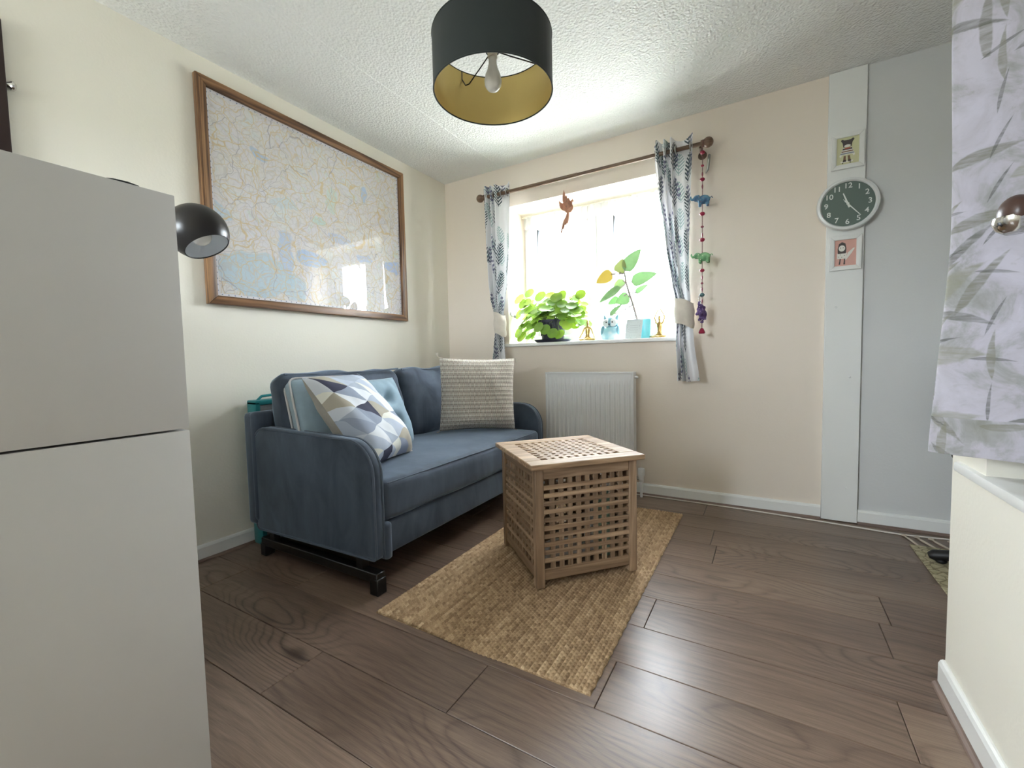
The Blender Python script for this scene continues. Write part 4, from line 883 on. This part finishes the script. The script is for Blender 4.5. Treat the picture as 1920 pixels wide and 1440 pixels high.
for (b, tp, wpx, mt, tilt, dy) in (((1181, 515), (1209, 481), 19, 'rubber_leaf', 0.5, -0.01), ((1172, 518), (1179, 493), 16, 'olive_leaf', 0.35, 0.0), ((1161, 517), (1133, 530), 18, 'yellow_leaf', 0.7, -0.01), ((1191, 535), (1234, 524), 17, 'rubber_leaf', 0.4, 0.01), ((1197, 554), (1220, 541), 9, 'rubber_leaf', 0.9, 0.02), ((1188, 559), (1164, 569), 17, 'rubber_leaf', 0.4, 0.02), ((1177, 543), (1139, 566), 12, 'rubber_leaf', 1.0, -0.03), ((1178, 528), (1160, 549), 14, 'rubber_leaf', 0.6, 0.03), ((1169, 560), (1150, 569), 10, 'rubber_leaf', 0.5, 0.04), ((1157, 592), (1180, 572), 7, 'rubber_leaf', 0.9, -0.03)):
    b2 = Vector((w2l(*b)[0], dy, w2l(*b)[1])); t2 = Vector((w2l(*tp)[0], dy - 0.02, w2l(*tp)[1])); d = t2 - b2; L = d.length
    o = link('leaf', leafmesh('leaf', L, wpx*0.0056, mt), rpx); xq = d.normalized(); zq = Vector((0, -1, tilt*0.55)); zq = (zq - xq*zq.dot(xq)).normalized(); yq = zq.cross(xq); m = Matrix.Identity(4)
    for i in range(3): m[i][0] = xq[i]; m[i][1] = yq[i]; m[i][2] = zq[i]
    o.matrix_local = Matrix.Translation(b2) @ m
    near_s = min((Vector(q) for q in stem), key=lambda q: (q - b2).length)
    MB().tube([near_s, (near_s + b2)/2 + Vector((0, 0, -0.006)), b2 + xq*0.01], 0.0042, 6).obj('leaf_stalk', 'stem_grey', rpx)
# card
cd = thing('greeting_card', 'pale greeting card with tiny flowers leaning on the turquoise pot', 'card', (1.520, 0.030, SILL), -0.04)
cm = Matrix.Rotation(-0.12, 4, 'X')
mb = MB(); mb.grid(lambda u, v: cm @ Vector((-0.056 + u*0.108 + 0.010*v, -0.0012, v*0.132)), 1, 1); mb.obj('front', 'card_print', cd)
mb = MB(); mb.add([cm @ Vector(p) for p in ((-0.056, 0, 0), (0.052, 0, 0), (0.062, 0, 0.132), (-0.046, 0, 0.132), (-0.056, 0.002, 0), (0.052, 0.002, 0), (0.062, 0.002, 0.132), (-0.046, 0.002, 0.132))], [(0, 3, 2, 1), (4, 5, 6, 7), (0, 1, 5, 4), (1, 2, 6, 5), (2, 3, 7, 6), (3, 0, 4, 7)]); mb.obj('board', 'card_edge', cd, smooth=0)
# owl
ow = thing('owl_ornament', 'pale blue ceramic owl standing on the sill', 'ornament', (1.352, 0.095, SILL))
MB().lathe([(0.0, 0.0), (0.058, 0.0), (0.068, 0.012), (0.072, 0.035), (0.066, 0.06), (0.052, 0.082), (0.044, 0.09), (0.0, 0.095)], 32, (0, 0, 0), None, 1.0, 0.8).obj('body', 'owl_glaze', ow)
mb = MB(); mb.ball((0, 0, 0.118), (0.053, 0.045, 0.042), 24, 14)
for s in (-1, 1): mb.tube([(s*0.034, 0, 0.135), (s*0.043, 0, 0.158), (s*0.050, 0, 0.180)], [0.019, 0.011, 0.001], 10)
mb.obj('head', 'owl_blue', ow)
for s in (-1, 1):
    MB().ball((s*0.024, -0.034, 0.118), (0.026, 0.012, 0.028), 18, 10).obj('face_disc', 'owl_pale', ow); MB().ball((s*0.021, -0.0455, 0.122), (0.0048, 0.003, 0.0058), 10, 8).obj('eye', 'ink', ow); MB().ball((s*0.056, -0.008, 0.062), (0.016, 0.034, 0.040), 16, 10).obj('wing', 'owl_blue', ow)
MB().prism([(-0.006, 0.112), (0.006, 0.112), (0.0, 0.098)], -0.052, -0.042, 'y').obj('beak', 'ink', ow); MB().ball((0, -0.012, 0.046), (0.052, 0.045, 0.038), 24, 12).obj('belly', 'owl_glaze', ow)
# brass yoga figures
def skinfig(name, label, loc, rz, joints, edges, s=1.0):
    o = thing(name, label, 'figurine', loc, rz)
    me = bpy.data.meshes.new('figure'); me.from_pydata([Vector(j[0])*s for j in joints], edges, []); me.materials.append(MATS['brass'])
    ob = link('figure', me, o); md = ob.modifiers.new('skin', 'SKIN'); 
    if not me.skin_vertices: me.skin_vertices_add() if hasattr(me, 'skin_vertices_add') else None
    bpy.context.view_layer.update()
    for i, j in enumerate(joints):
        r = j[1] if isinstance(j[1], tuple) else (j[1], j[1]); me.skin_vertices[0].data[i].radius = (r[0]*s, r[1]*s); me.skin_vertices[0].data[i].use_root = (i == 0)
    md.use_smooth_shade = True; sb = ob.modifiers.new('sub', 'SUBSURF'); sb.levels = 2; sb.render_levels = 2
    return o
base_j = [((0, 0, 0.024), (0.021, 0.016)), ((0, 0, 0.048), (0.015, 0.011)), ((0, 0, 0.078), (0.020, 0.012)), ((0, 0, 0.098), (0.011, 0.008)), ((0, 0, 0.108), (0.0055, 0.0055)), ((0, -0.002, 0.122), (0.0105, 0.0115)), ((0, -0.001, 0.137), (0.0095, 0.0105)), ((0, 0.002, 0.147), (0.004, 0.004))]
legs = []
for s in (-1, 1): legs += [((s*0.016, -0.004, 0.016), 0.011), ((s*0.056, -0.020, 0.0095), 0.0085), ((s*0.020, -0.040, 0.0085), 0.0070), ((-s*0.022, -0.046 - 0.002*s, 0.0075), 0.0055)]
be = [(0, 1), (1, 2), (2, 3), (3, 4), (4, 5), (5, 6), (6, 7)]; le = [(0, 8), (8, 9), (9, 10), (10, 11), (0, 12), (12, 13), (13, 14), (14, 15)]
armA = []; armB = []
for s in (-1, 1): armA += [((s*0.024, 0, 0.090), 0.0075), ((s*0.037, -0.004, 0.060), 0.0055), ((s*0.050, -0.022, 0.030), 0.0042), ((s*0.054, -0.028, 0.021), 0.0045)]
for s in (-1, 1): armB += [((s*0.022, 0, 0.094), 0.0070), ((s*0.037, 0, 0.136), 0.0052), ((s*0.020, 0, 0.166), 0.0042), ((s*0.0045, 0, 0.190), 0.0042)]
ae = [(3, 16), (16, 17), (17, 18), (18, 19), (3, 20), (20, 21), (21, 22), (22, 23)]
skinfig('yoga_figurine', 'small brass figure sitting cross-legged with hands on knees', (1.190, 0.068, SILL), 0.1, base_j + legs + armA, be + le + ae)
skinfig('yoga_figurine', 'small brass figure sitting cross-legged with arms raised overhead', (1.682, 0.070, SILL), -0.35, base_j + legs + armB, be + le + ae)

# ------------------------------------------------------------------ radiator
rd = thing('radiator', 'white panel radiator below the window', 'radiator', (0, 0, 0))
RX0, RX1, RZ0, RZ1 = 0.932, 1.556, 0.215, 0.815; NRIB = 18
prof = []; pw = (RX1 - RX0 - 0.03)/NRIB
def radz(u):
    k = u*NRIB; f = k - math.floor(k); return 0.006*(1 - min(1, abs(f - 0.5)/0.30)**3) if abs(f - 0.5) < 0.30 else 0.0
def rf(u, v):
    x = RX0 + 0.015 + u*(RX1 - RX0 - 0.03); z = RZ0 + v*(RZ1 - RZ0 - 0.012); k = 1.0 if 0.07 < v < 0.93 else 0.0
    return Vector((x, -0.100 - radz(u)*k, z))
mb = MB(); mb.grid(rf, NRIB*12, 30); mb.box((RX0 + 0.012, -0.0995, RZ0), (RX1 - 0.012, -0.090, RZ1 - 0.012)); mb.obj('front_panel', 'radiator_white', rd, smooth=30)
MB().rbox((RX0 + 0.012, -0.052, RZ0), (RX1 - 0.012, -0.040, RZ1 - 0.012), 0.003, 1).obj('rear_panel', 'radiator_white', rd)
for x in (RX0, RX1 - 0.012): MB().rbox((x, -0.103, RZ0 + 0.015), (x + 0.012, -0.036, RZ1), 0.003, 1).obj('side_panel', 'radiator_white', rd)
mb = MB(); mb.rbox((RX0, -0.105, RZ1 - 0.012), (RX1, -0.097, RZ1), 0.002, 1); mb.rbox((RX0, -0.044, RZ1 - 0.012), (RX1, -0.036, RZ1), 0.002, 1)
for k in range(30): x = RX0 + 0.012 + k*(RX1 - RX0 - 0.03)/29; mb.box((x, -0.098, RZ1 - 0.010), (x + 0.007, -0.043, RZ1 - 0.004))
mb.obj('top_grille', 'radiator_white', rd)
for z in (0.30, 0.72): MB().rbox((1.0, -0.041, z), (1.04, -0.001, z + 0.05), 0.002, 1).obj('wall_bracket', 'radiator_dark', rd)
MB().lathe([(0.0, 0.0), (0.009, 0.0), (0.009, 0.014), (0.006, 0.02), (0.0, 0.021)], 14, (RX1, -0.070, RZ1 - 0.035), Matrix.Rotation(PI/2, 4, 'Y')).obj('bleed_cap', 'radiator_white', rd)
for xv, s in ((1.594, 1), (0.894, -1)):
    mb = MB(); mb.tube([(xv, -0.07, 0.0), (xv, -0.07, 0.085)], 0.0085, 12); mb.obj('pipe', 'radiator_white', rd)
    MB().lathe([(0.0, 0.07), (0.013, 0.07), (0.014, 0.085), (0.012, 0.10), (0.016, 0.105), (0.017, 0.14), (0.0, 0.141)], 16, (xv, -0.07, 0)).obj('valve_body', 'radiator_white', rd)
    MB().lathe([(0.0, 0.138), (0.019, 0.138), (0.0215, 0.145), (0.0215, 0.185), (0.018, 0.19), (0.0, 0.191)], 20, (xv, -0.07, 0)).obj('valve_head', 'radiator_white', rd)
    mb = MB(); xe = RX1 if s > 0 else RX0; mb.tube([(xv, -0.07, 0.115), ((xv + xe)/2, -0.07, 0.118), (xe - s*0.01, -0.07, 0.14), (xe - s*0.012, -0.07, RZ0 + 0.02)], 0.0085, 10); mb.obj('union', 'steel', rd)
# cable along the skirting
cbp = [(1.30, -0.045), (1.61, -0.038), (1.9, -0.040), (2.196, -0.046), (2.45, -0.062), (2.686, -0.083), (2.80, -0.096), (2.892, -0.099), (2.98, -0.085), (3.08, -0.072), (3.4, -0.07)]
tag(MB().tube([(x, y, 0.0042) for x, y in cbp], 0.0038, 8).obj('white_cable', 'cable_white'), 'thin white cable lying along the skirting board', 'cable')

# ------------------------------------------------------------------ clock and small pictures on the strip
ckx, ckz = 2.636, 1.668
clk = thing('wall_clock', 'round wall clock with green-grey face and white numerals', 'clock', (ckx, -0.022, ckz))
Rm = Matrix.Rotation(PI/2, 4, 'X')
MB().lathe([(0.0, 0.0), (0.120, 0.0), (0.130, 0.010), (0.131, 0.028), (0.127, 0.036), (0.118, 0.038), (0.113, 0.034), (0.111, 0.028), (0.0, 0.028)], 64, (0, 0, 0), Rm).obj('rim', 'clock_rim', clk)
MB().lathe([(0.0, 0.0285), (0.111, 0.0285), (0.111, 0.0295), (0.0, 0.0295)], 64, (0, 0, 0), Rm).obj('face', 'clock_face', clk)
for h in range(1, 13):
    t = h*PI/6; cu = bpy.data.curves.new('numeral', 'FONT'); cu.body = str(h); cu.size = 0.036; cu.align_x = 'CENTER'; cu.align_y = 'CENTER'; cu.extrude = 0.0003; cu.offset = 0.0004; cu.materials.append(MATS['clock_white'])
    tmp = bpy.data.objects.new('tmp', cu); nme = bpy.data.meshes.new_from_object(tmp); bpy.data.objects.remove(tmp)
    o = link('numeral', nme, clk, (0.090*math.sin(t), -0.0301, 0.090*math.cos(t)), (PI/2, 0, 0))
def hand(name, ang, L, w, y, tail_=0.02):
    MB().prism([(-w/2, -tail_), (w/2, -tail_), (w*0.5, 0.0), (w*0.28, L), (-w*0.28, L), (-w*0.5, 0.0)], -0.0005, 0.0005, 'y').obj(name, 'clock_white', clk, (0, y, 0), 0).rotation_euler = (0, ang, 0)
hand('hour_hand', math.radians(-19.5), 0.058, 0.008, -0.0315); hand('minute_hand', math.radians(141), 0.082, 0.0055, -0.033); hand('second_hand', math.radians(141), 0.085, 0.002, -0.0342, 0.03)
MB().lathe([(0.0, 0.030), (0.006, 0.030), (0.006, 0.036), (0.0, 0.037)], 16, (0, 0, 0), Rm).obj('centre_cap', 'clock_white', clk)
def small_pic(name, label, x0, x1, z0, z1, bgm, shapes):
    o = thing(name, label, 'picture', ((x0 + x1)/2, -0.0205, z0)); w = x1 - x0; h = z1 - z0; f = 0.022
    for out in ([(-w/2, 0), (w/2, 0), (w/2 - f, f), (-w/2 + f, f)], [(-w/2, h), (-w/2 + f, h - f), (w/2 - f, h - f), (w/2, h)], [(-w/2, 0), (-w/2 + f, f), (-w/2 + f, h - f), (-w/2, h)], [(w/2, 0), (w/2, h), (w/2 - f, h - f), (w/2 - f, f)]):
        MB().prism(out, -0.016, -0.0005, 'y', 0.002, 2).obj('frame_rail', 'frame_white', o)
    iw = w - 2*f; ih = h - 2*f
    MB().box((-iw/2 - 0.002, -0.008, f - 0.002), (iw/2 + 0.002, -0.002, h - f + 0.002)).obj('print', bgm, o, smooth=0)
    names = []; mb = MB()
    for i, (pts, mt) in enumerate(shapes):
        if mt not in names: names.append(mt)
        mb.cur = names.index(mt); y = -0.0083 - i*0.00012; mb.add([(-iw/2 + p*iw, y, f + q*ih) for p, q in pts], [tuple(range(len(pts)))])
    mb.obj('drawing', names, o, smooth=0)
def ell(cx, cy_, rx, ry, n=16): return [(cx + rx*math.cos(2*PI*k/n), cy_ + ry*math.sin(2*PI*k/n)) for k in range(n)]
dog = [([(0.2, 0.08), (0.72, 0.08), (0.76, 0.13), (0.17, 0.13)], 'print_white'), (ell(0.28, 0.06, 0.03, 0.022), 'print_grey'), (ell(0.62, 0.06, 0.03, 0.022), 'print_grey'),
       ([(0.30, 0.12), (0.42, 0.12), (0.42, 0.32), (0.32, 0.32)], 'print_tan'), ([(0.52, 0.12), (0.64, 0.12), (0.60, 0.32), (0.5, 0.32)], 'print_tan'), ([(0.28, 0.10), (0.43, 0.10), (0.43, 0.17), (0.30, 0.17)], 'print_grey'), ([(0.52, 0.10), (0.66, 0.10), (0.64, 0.17), (0.52, 0.17)], 'print_grey'),
       ([(0.12, 0.32), (0.20, 0.28), (0.24, 0.36), (0.70, 0.36), (0.76, 0.28), (0.83, 0.32), (0.68, 0.62), (0.28, 0.62)], 'print_white'), ([(0.16, 0.38), (0.79, 0.38), (0.77, 0.43), (0.18, 0.43)], 'print_blue'), ([(0.21, 0.46), (0.75, 0.46), (0.73, 0.50), (0.23, 0.50)], 'print_tan'), ([(0.25, 0.54), (0.71, 0.54), (0.68, 0.60), (0.28, 0.60)], 'print_grey'), ([(0.36, 0.57), (0.62, 0.57), (0.60, 0.62), (0.38, 0.62)], 'print_red'),
       ([(0.30, 0.64), (0.66, 0.64), (0.70, 0.80), (0.64, 0.90), (0.32, 0.90), (0.26, 0.80)], 'print_grey'), ([(0.26, 0.80), (0.18, 0.90), (0.24, 0.95), (0.34, 0.90)], 'print_grey'), ([(0.70, 0.80), (0.79, 0.90), (0.72, 0.95), (0.62, 0.90)], 'print_grey'), (ell(0.48, 0.68, 0.15, 0.05), 'print_white')]
surf = [([(0.48, 0.22), (0.56, 0.24), (0.80, 0.48), (0.94, 0.66), (0.86, 0.66), (0.62, 0.50)], 'print_white'), ([(0.20, 0.06), (0.27, 0.06), (0.30, 0.28), (0.25, 0.28)], 'print_grey'), ([(0.42, 0.06), (0.50, 0.06), (0.50, 0.28), (0.45, 0.28)], 'print_grey'),
        ([(0.12, 0.28), (0.54, 0.28), (0.58, 0.50), (0.12, 0.50)], 'print_white'), (ell(0.2, 0.36, 0.02, 0.015, 8), 'print_grey'), (ell(0.34, 0.34, 0.02, 0.015, 8), 'print_grey'), (ell(0.46, 0.4, 0.02, 0.015, 8), 'print_grey'), (ell(0.27, 0.44, 0.02, 0.015, 8), 'print_grey'),
        ([(0.15, 0.48), (0.52, 0.48), (0.55, 0.66), (0.50, 0.86), (0.34, 0.92), (0.20, 0.86), (0.14, 0.66)], 'print_grey'), (ell(0.34, 0.68, 0.15, 0.12), 'print_white'), (ell(0.28, 0.70, 0.02, 0.02, 8), 'print_grey'), (ell(0.40, 0.70, 0.02, 0.02, 8), 'print_grey')]
small_pic('small_picture', 'small white-framed drawing of a dog in a jumper above the clock', 2.566, 2.702, 1.852, 2.030, 'print_lime', dog)
small_pic('small_picture', 'small white-framed pink drawing of a hooded figure with surfboard below the clock', 2.566, 2.700, 1.338, 1.515, 'print_pink', surf)

# ------------------------------------------------------------------ pendant lamp
pl = thing('pendant_lamp', 'dark drum pendant lampshade with gold lining and unlit bulb', 'lamp', (1.471, -1.577, 0))
ZB_, ZT_, RR = 1.82, 1.995, 0.2015
def drum(r, z0, z1): return lambda u, v: Vector((r*math.cos(2*PI*u), r*math.sin(2*PI*u), z0 + (z1 - z0)*v))
sh = MB().grid(drum(RR, ZB_, ZT_), 96, 4).obj('shade', 'shade_cotton', pl, smooth=60)
MB().grid(drum(RR - 0.0025, ZB_, ZT_), 96, 4, None, True).obj('lining', 'gold_lining', sh, smooth=60)
for z in (ZB_, ZT_): MB().torus((0, 0, z), RR - 0.001, 0.0026, 'z', 96, 6).obj('rim_wire', 'shade_cotton', sh)
mb = MB(); mb.torus((0, 0, 1.955), 0.021, 0.0025, 'z', 24, 6)
for k in range(3):
    t = 2*PI*k/3 + 2.75; c_, s_ = math.cos(t), math.sin(t); mb.tube([(0.021*c_, 0.021*s_, 1.955), (0.06*c_, 0.06*s_, 1.945), (0.15*c_, 0.15*s_, 1.925), (0.175*c_, 0.175*s_, 1.932), (0.199*c_, 0.199*s_, 1.965), (0.199*c_, 0.199*s_, ZT_)], 0.0022, 6)
mb.obj('spider_fitting', 'black_metal', pl)
MB().lathe([(0.0, 1.935), (0.0165, 1.935), (0.0165, 1.985), (0.019, 1.99), (0.019, 2.0), (0.012, 2.012), (0.006, 2.03), (0.0, 2.03)], 20).obj('bulb_holder', 'bulb_holder', pl)
MB().lathe([(0.0, 1.945), (0.0135, 1.945), (0.0140, 1.915), (0.018, 1.898), (0.026, 1.878), (0.0295, 1.860), (0.028, 1.845), (0.020, 1.832), (0.010, 1.827), (0.0, 1.826)][::-1], 24).obj('bulb', 'opal_bulb', pl)
MB().tube([(0, 0, 2.025), (0, 0, 2.2), (0, 0, H - 0.02)], 0.0035, 8).obj('flex', 'cable_white', pl)
MB().lathe([(0.0, H - 0.035), (0.02, H - 0.034), (0.045, H - 0.015), (0.048, H - 0.001), (0.0, H - 0.001)], 28).obj('ceiling_rose', 'gloss_white', pl)

# ------------------------------------------------------------------ cabinets
CX, CF, CN = 1.25, -2.445, -2.90
for nm, lab, z0, z1 in (('lower_cabinet', 'lower white cabinet unit, standing on the floor', 0.0, 0.7825), ('upper_cabinet', 'upper white cabinet unit, stacked on the lower one', 0.7865, 1.2575)):
    o = thing(nm, lab, 'cabinet', (0, 0, 0))
    MB().rbox((CX - 0.018, CN, z0), (CX, CF, z1), 0.0012, 2).obj('side_panel', 'melamine', o); MB().rbox((0.05, CN, z0), (0.068, CF, z1), 0.0012, 2).obj('side_panel', 'melamine', o)
    MB().rbox((0.0685, CN, z1 - 0.018), (CX - 0.0185, CF, z1), 0.001, 1).obj('top_panel', 'melamine', o); MB().rbox((0.0685, CN, z0), (CX - 0.0185, CF, z0 + 0.06), 0.001, 1).obj('bottom_panel', 'melamine', o)
    MB().box((0.0685, CN + 0.002, z0 + 0.061), (CX - 0.0185, CN + 0.008, z1 - 0.019)).obj('back_panel', 'melamine', o, smooth=0)
    for a0, a1 in ((0.070, 0.654), (0.658, CX - 0.020)):
        d_ = MB().rbox((a0, CF - 0.020, z0 + 0.063), (a1, CF - 0.002, z1 - 0.020), 0.0015, 2).obj('door', 'melamine', o); MB().rbox((a1 - 0.05 if a0 < 0.5 else a0 + 0.04, CF - 0.003, (z0 + z1)/2 - 0.06), (a1 - 0.04 if a0 < 0.5 else a0 + 0.05, CF + 0.018, (z0 + z1)/2 + 0.06), 0.003, 2).obj('handle', 'steel', d_)
# dark wall panel with a knob, above the cabinets
dp = thing('wall_board', 'dark brown wooden board hanging on the wall above the white cabinets', 'wall board', (0, -2.72, 1.54))
MB().rbox((0.002, -0.31, 0.0), (0.030, 0.312, 0.566), 0.004, 2).obj('board', 'espresso', dp)
MB().lathe([(0.0, 0.0), (0.008, 0.0), (0.010, 0.006), (0.016, 0.012), (0.016, 0.018), (0.010, 0.024), (0.0, 0.025)], 18, (0.016, 0.312, 0.356), Matrix.Rotation(-PI/2, 4, 'X')).obj('knob', 'chrome', dp)
mb = MB(); mb.tube([(1.236, -2.545, 1.2600), (1.238, -2.535, 1.2615), (1.238, -2.515, 1.2625), (1.238, -2.50, 1.2605), (1.20, -2.48, 1.2600)], 0.0022, 8); tag(mb.obj('lamp_cable', 'black_plastic'), 'thin dark cable lying on top of the upper cabinet', 'cable')
# globe lamp standing behind the cabinet
lp = thing('globe_lamp', 'black globe reading lamp with white inside beside the cabinets', 'lamp', (0.48, -2.30, 0))
MB().lathe([(0.0, 0.0), (0.105, 0.0), (0.108, 0.008), (0.10, 0.018), (0.02, 0.022), (0.0, 0.022)], 36).obj('base', 'black_gloss', lp)
gc = Vector((0.318, 0.10, 1.318)); GR = 0.081
MB().tube([(0, 0, 0.02), (0, 0, 1.22), (0.01, 0.003, 1.28), (0.05, 0.016, 1.325), (0.12, 0.038, 1.345), (0.25, 0.078, 1.345)], 0.008, 12).obj('pole', 'black_gloss', lp)
axis = Vector((0.44, 0.24, -0.867)).normalized(); zr = axis; xr = zr.orthogonal().normalized(); yr = zr.cross(xr); mg = Matrix.Identity(4)
for i in range(3): mg[i][0] = xr[i]; mg[i][1] = yr[i]; mg[i][2] = zr[i]
prof = [(GR*math.sin(math.radians(t)), GR*math.cos(math.radians(t))) for t in range(180, 41, -5)]; prof[0] = (0.0, -GR)
def shell(r_off, rev):
    mb = MB(); seg = 40
    return mb.grid(lambda u, v: gc + mg @ Vector(((GR - r_off)*math.sin(math.radians(180 - v*130))*math.cos(2*PI*u), (GR - r_off)*math.sin(math.radians(180 - v*130))*math.sin(2*PI*u), (GR - r_off)*math.cos(math.radians(180 - v*130)))), seg, 26, None, rev)
hd = shell(0.0, False).obj('shade', 'black_gloss', lp, smooth=60); shell(0.003, True).obj('shade_lining', 'lamp_inner', hd, smooth=60)
mb = MB(); rr_ = (GR - 0.0015)*math.sin(math.radians(50)); zz_ = (GR - 0.0015)*math.cos(math.radians(50)); mb.tube([gc + mg @ Vector((rr_*math.cos(2*PI*k/40), rr_*math.sin(2*PI*k/40), zz_)) for k in range(41)], 0.0018, 6, False); mb.obj('rim', 'black_gloss', hd)
MB().ball(gc + mg @ Vector((0, 0, 0.015)), 0.028, 18, 12).obj('bulb', 'opal_bulb', lp)

# ------------------------------------------------------------------ leaf-print curtain at the right wall
c2 = thing('curtain', 'lilac-grey curtain with olive watercolour leaves at the right wall', 'curtain', (0, 0, 0))
plan = [(2.712, -1.530), (2.690, -1.535), (2.655, -1.540), (2.630, -1.552), (2.622, -1.566), (2.634, -1.578), (2.655, -1.586), (2.70, -1.600), (2.745, -1.618), (2.78, -1.640), (2.775, -1.665), (2.74, -1.685), (2.72, -1.71), (2.745, -1.735), (2.78, -1.76), (2.775, -1.79), (2.735, -1.81), (2.72, -1.835), (2.75, -1.86), (2.785, -1.885), (2.77, -1.92), (2.735, -1.95)] + [(2.755 + 0.03*(1 if k % 2 else -1), -1.99 - 0.055*k) for k in range(24)]
def cat(P, t):
    n = len(P) - 1; k = min(int(t*n), n - 1); f = t*n - k; p = [Vector(P[max(0, min(n, k + d))]) for d in (-1, 0, 1, 2)]
    return 0.5*((2*p[1]) + (p[2] - p[0])*f + (2*p[0] - 5*p[1] + 4*p[2] - p[3])*f*f + (3*p[1] - p[0] - 3*p[2] + p[3])*f**3)
CT, CB = 2.12, 0.690
def cfn(u, v):
    z = CT + (CB - 0.055*max(0.0, min(1.0, (u - 0.24)/0.04)) - CT)*v; q = cat(plan, u); x, y = q.x, q.y
    e = max(0.0, min(1.0, (1.15 - z)/0.45)); e2 = max(0.0, min(1.0, (z - 1.3)/0.7)); w = max(0.0, 1 - u/0.21)
    x += -0.022*e*w - 0.006*e2*w + 0.006*math.sin(z*5.5 + u*19)*w; y += 0.02*e*w + 0.004*math.sin(z*7 + u*30)
    return Vector((x, y, z - 0.004*math.sin(u*9)*v))
L_ = [0.0]
for i in range(1, 401): L_.append(L_[-1] + (cat(plan, i/400) - cat(plan, (i-1)/400)).length)
MB().grid(cfn, 400, 60, lambda u, v: (L_[int(round(u*400))]*1.25, (CT - CB)*(1 - v))).obj('fabric', 'watercolour_leaf', c2, smooth=180)
def hem(u, v):
    p = cfn((0.12 + u*0.28)*21/45, 0.945 + v*0.057); return p + Vector((-0.0008, -0.0022, -0.001))
MB().grid(hem, 60, 5, lambda u, v: (L_[int(round((0.12 + u*0.28)*21/45*400))]*1.25 + 0.4, v*0.08)).obj('hem', 'watercolour_leaf', c2, smooth=180)
p2 = thing('curtain_rail', 'curtain rail above the leaf-print curtain', 'curtain rail', (0, 0, 0))
MB().tube([(2.70, -1.50, 2.145), (2.70, -3.2, 2.145)], 0.012, 12).obj('rod', 'steel', p2)
for y in (-1.51, -3.19): MB().tube([(2.70, y, 2.145), (2.712, y, 2.145)], 0.010, 10).obj('bracket', 'steel', p2)
kb = thing('curtain_holdback', 'round brown and chrome curtain holdback in front of the leaf-print curtain', 'holdback', (2.645, -1.795, 1.143))
MB().ball((0, 0, 0), (0.022, 0.030, 0.030), 26, 16).obj('ball', 'knob_brown', kb)
MB().lathe([(0.0, -0.034), (0.012, -0.034), (0.023, -0.026), (0.028, -0.014), (0.0275, -0.006), (0.024, -0.006), (0.0, -0.006)], 28).obj('cup', 'chrome', kb); MB().tube([(0.014, 0, 0), (0.05, 0, 0), (0.066, 0, 0)], 0.007, 10).obj('stalk', 'chrome', kb)

# ------------------------------------------------------------------ alcove: fringed rug and a chair mostly hidden by the wall
ar = thing('fringed_rug', 'patterned beige rug with cream fringe in the alcove', 'rug', (2.874, -0.225, 0))
MB().rbox((0.0, -0.90, 0.0005), (0.86, 0.0, 0.006), 0.002, 1).obj('pile', 'hall_rug', ar)
for k in range(15):
    x = 0.02 + k*0.057; b = random.uniform(-0.02, 0.02)
    mb = MB(); mb.tube([(x + 0.012, -0.004, 0.005), (x + b*0.5, 0.035, 0.005), (x - 0.012 + b, 0.075, 0.005), (x - 0.02 + b, 0.105, 0.005)], [0.004, 0.005, 0.005, 0.003], 6); mb.ball((x - 0.022 + b, 0.112, 0.006), (0.012, 0.010, 0.005), 10, 6); mb.obj('tassel', 'fringe_yarn', ar)
dc = thing('desk_chair', 'black swivel chair mostly hidden behind the right wall', 'chair', (3.235, -0.415, 0.0065))
for k in range(5):
    t = PI + 2*PI*k/5; c_, s_ = math.cos(t), math.sin(t); mb = MB(); mb.tube([(0.03*c_, 0.03*s_, 0.07), (0.18*c_, 0.18*s_, 0.052), (0.325*c_, 0.325*s_, 0.032), (0.34*c_, 0.34*s_, 0.028)], [0.026, 0.024, 0.022, 0.012], 12); mb.ball((0.30*c_, 0.30*s_, 0.012), (0.02, 0.02, 0.0118), 12, 8); mb.obj('foot', 'black_plastic', dc)
MB().tube([(0, 0, 0.06), (0, 0, 0.42)], 0.022, 16).obj('column', 'black_metal', dc)
MB().bm(puff((-0.23, -0.22, 0.41), (0.23, 0.22, 0.48), 0.03, (0.0, 0.0, 0.012), 0.001, 1.0, 12, 3)).obj('seat', 'black_plastic', dc)
MB().bm(puff((-0.24, 0.19, 0.55), (0.22, 0.235, 0.86), 0.02, (0.0, 0.01, 0.01), 0.001, 4.0, 12, 3)).obj('backrest', 'black_plastic', dc)
mb = MB(); mb.tube([(0, 0.1, 0.41), (0, 0.25, 0.43), (0, 0.245, 0.60)], 0.016, 10); mb.obj('back_support', 'black_metal', dc)

# ------------------------------------------------------------------ phrases shared by repeats
for key, ph in (('cushion', 'cushions on the sofa'), ('small_picture', 'small pictures on the white strip'), ('yoga_figurine', 'brass figures on the sill'), ('holdback_hook', 'curtain holdback hooks'), ('bottle', 'bottles in the slatted box')):
    for o in sc.objects:
        if o.parent is None and o.name.split('.')[0] == key: o['group'] = ph
for o in sc.objects:
    if o.name in ('curtain', 'curtain.001'): o['group'] = 'fern-print curtains at the window'
    if o.name in ('lower_cabinet', 'upper_cabinet'): o['group'] = 'stacked white cabinets'
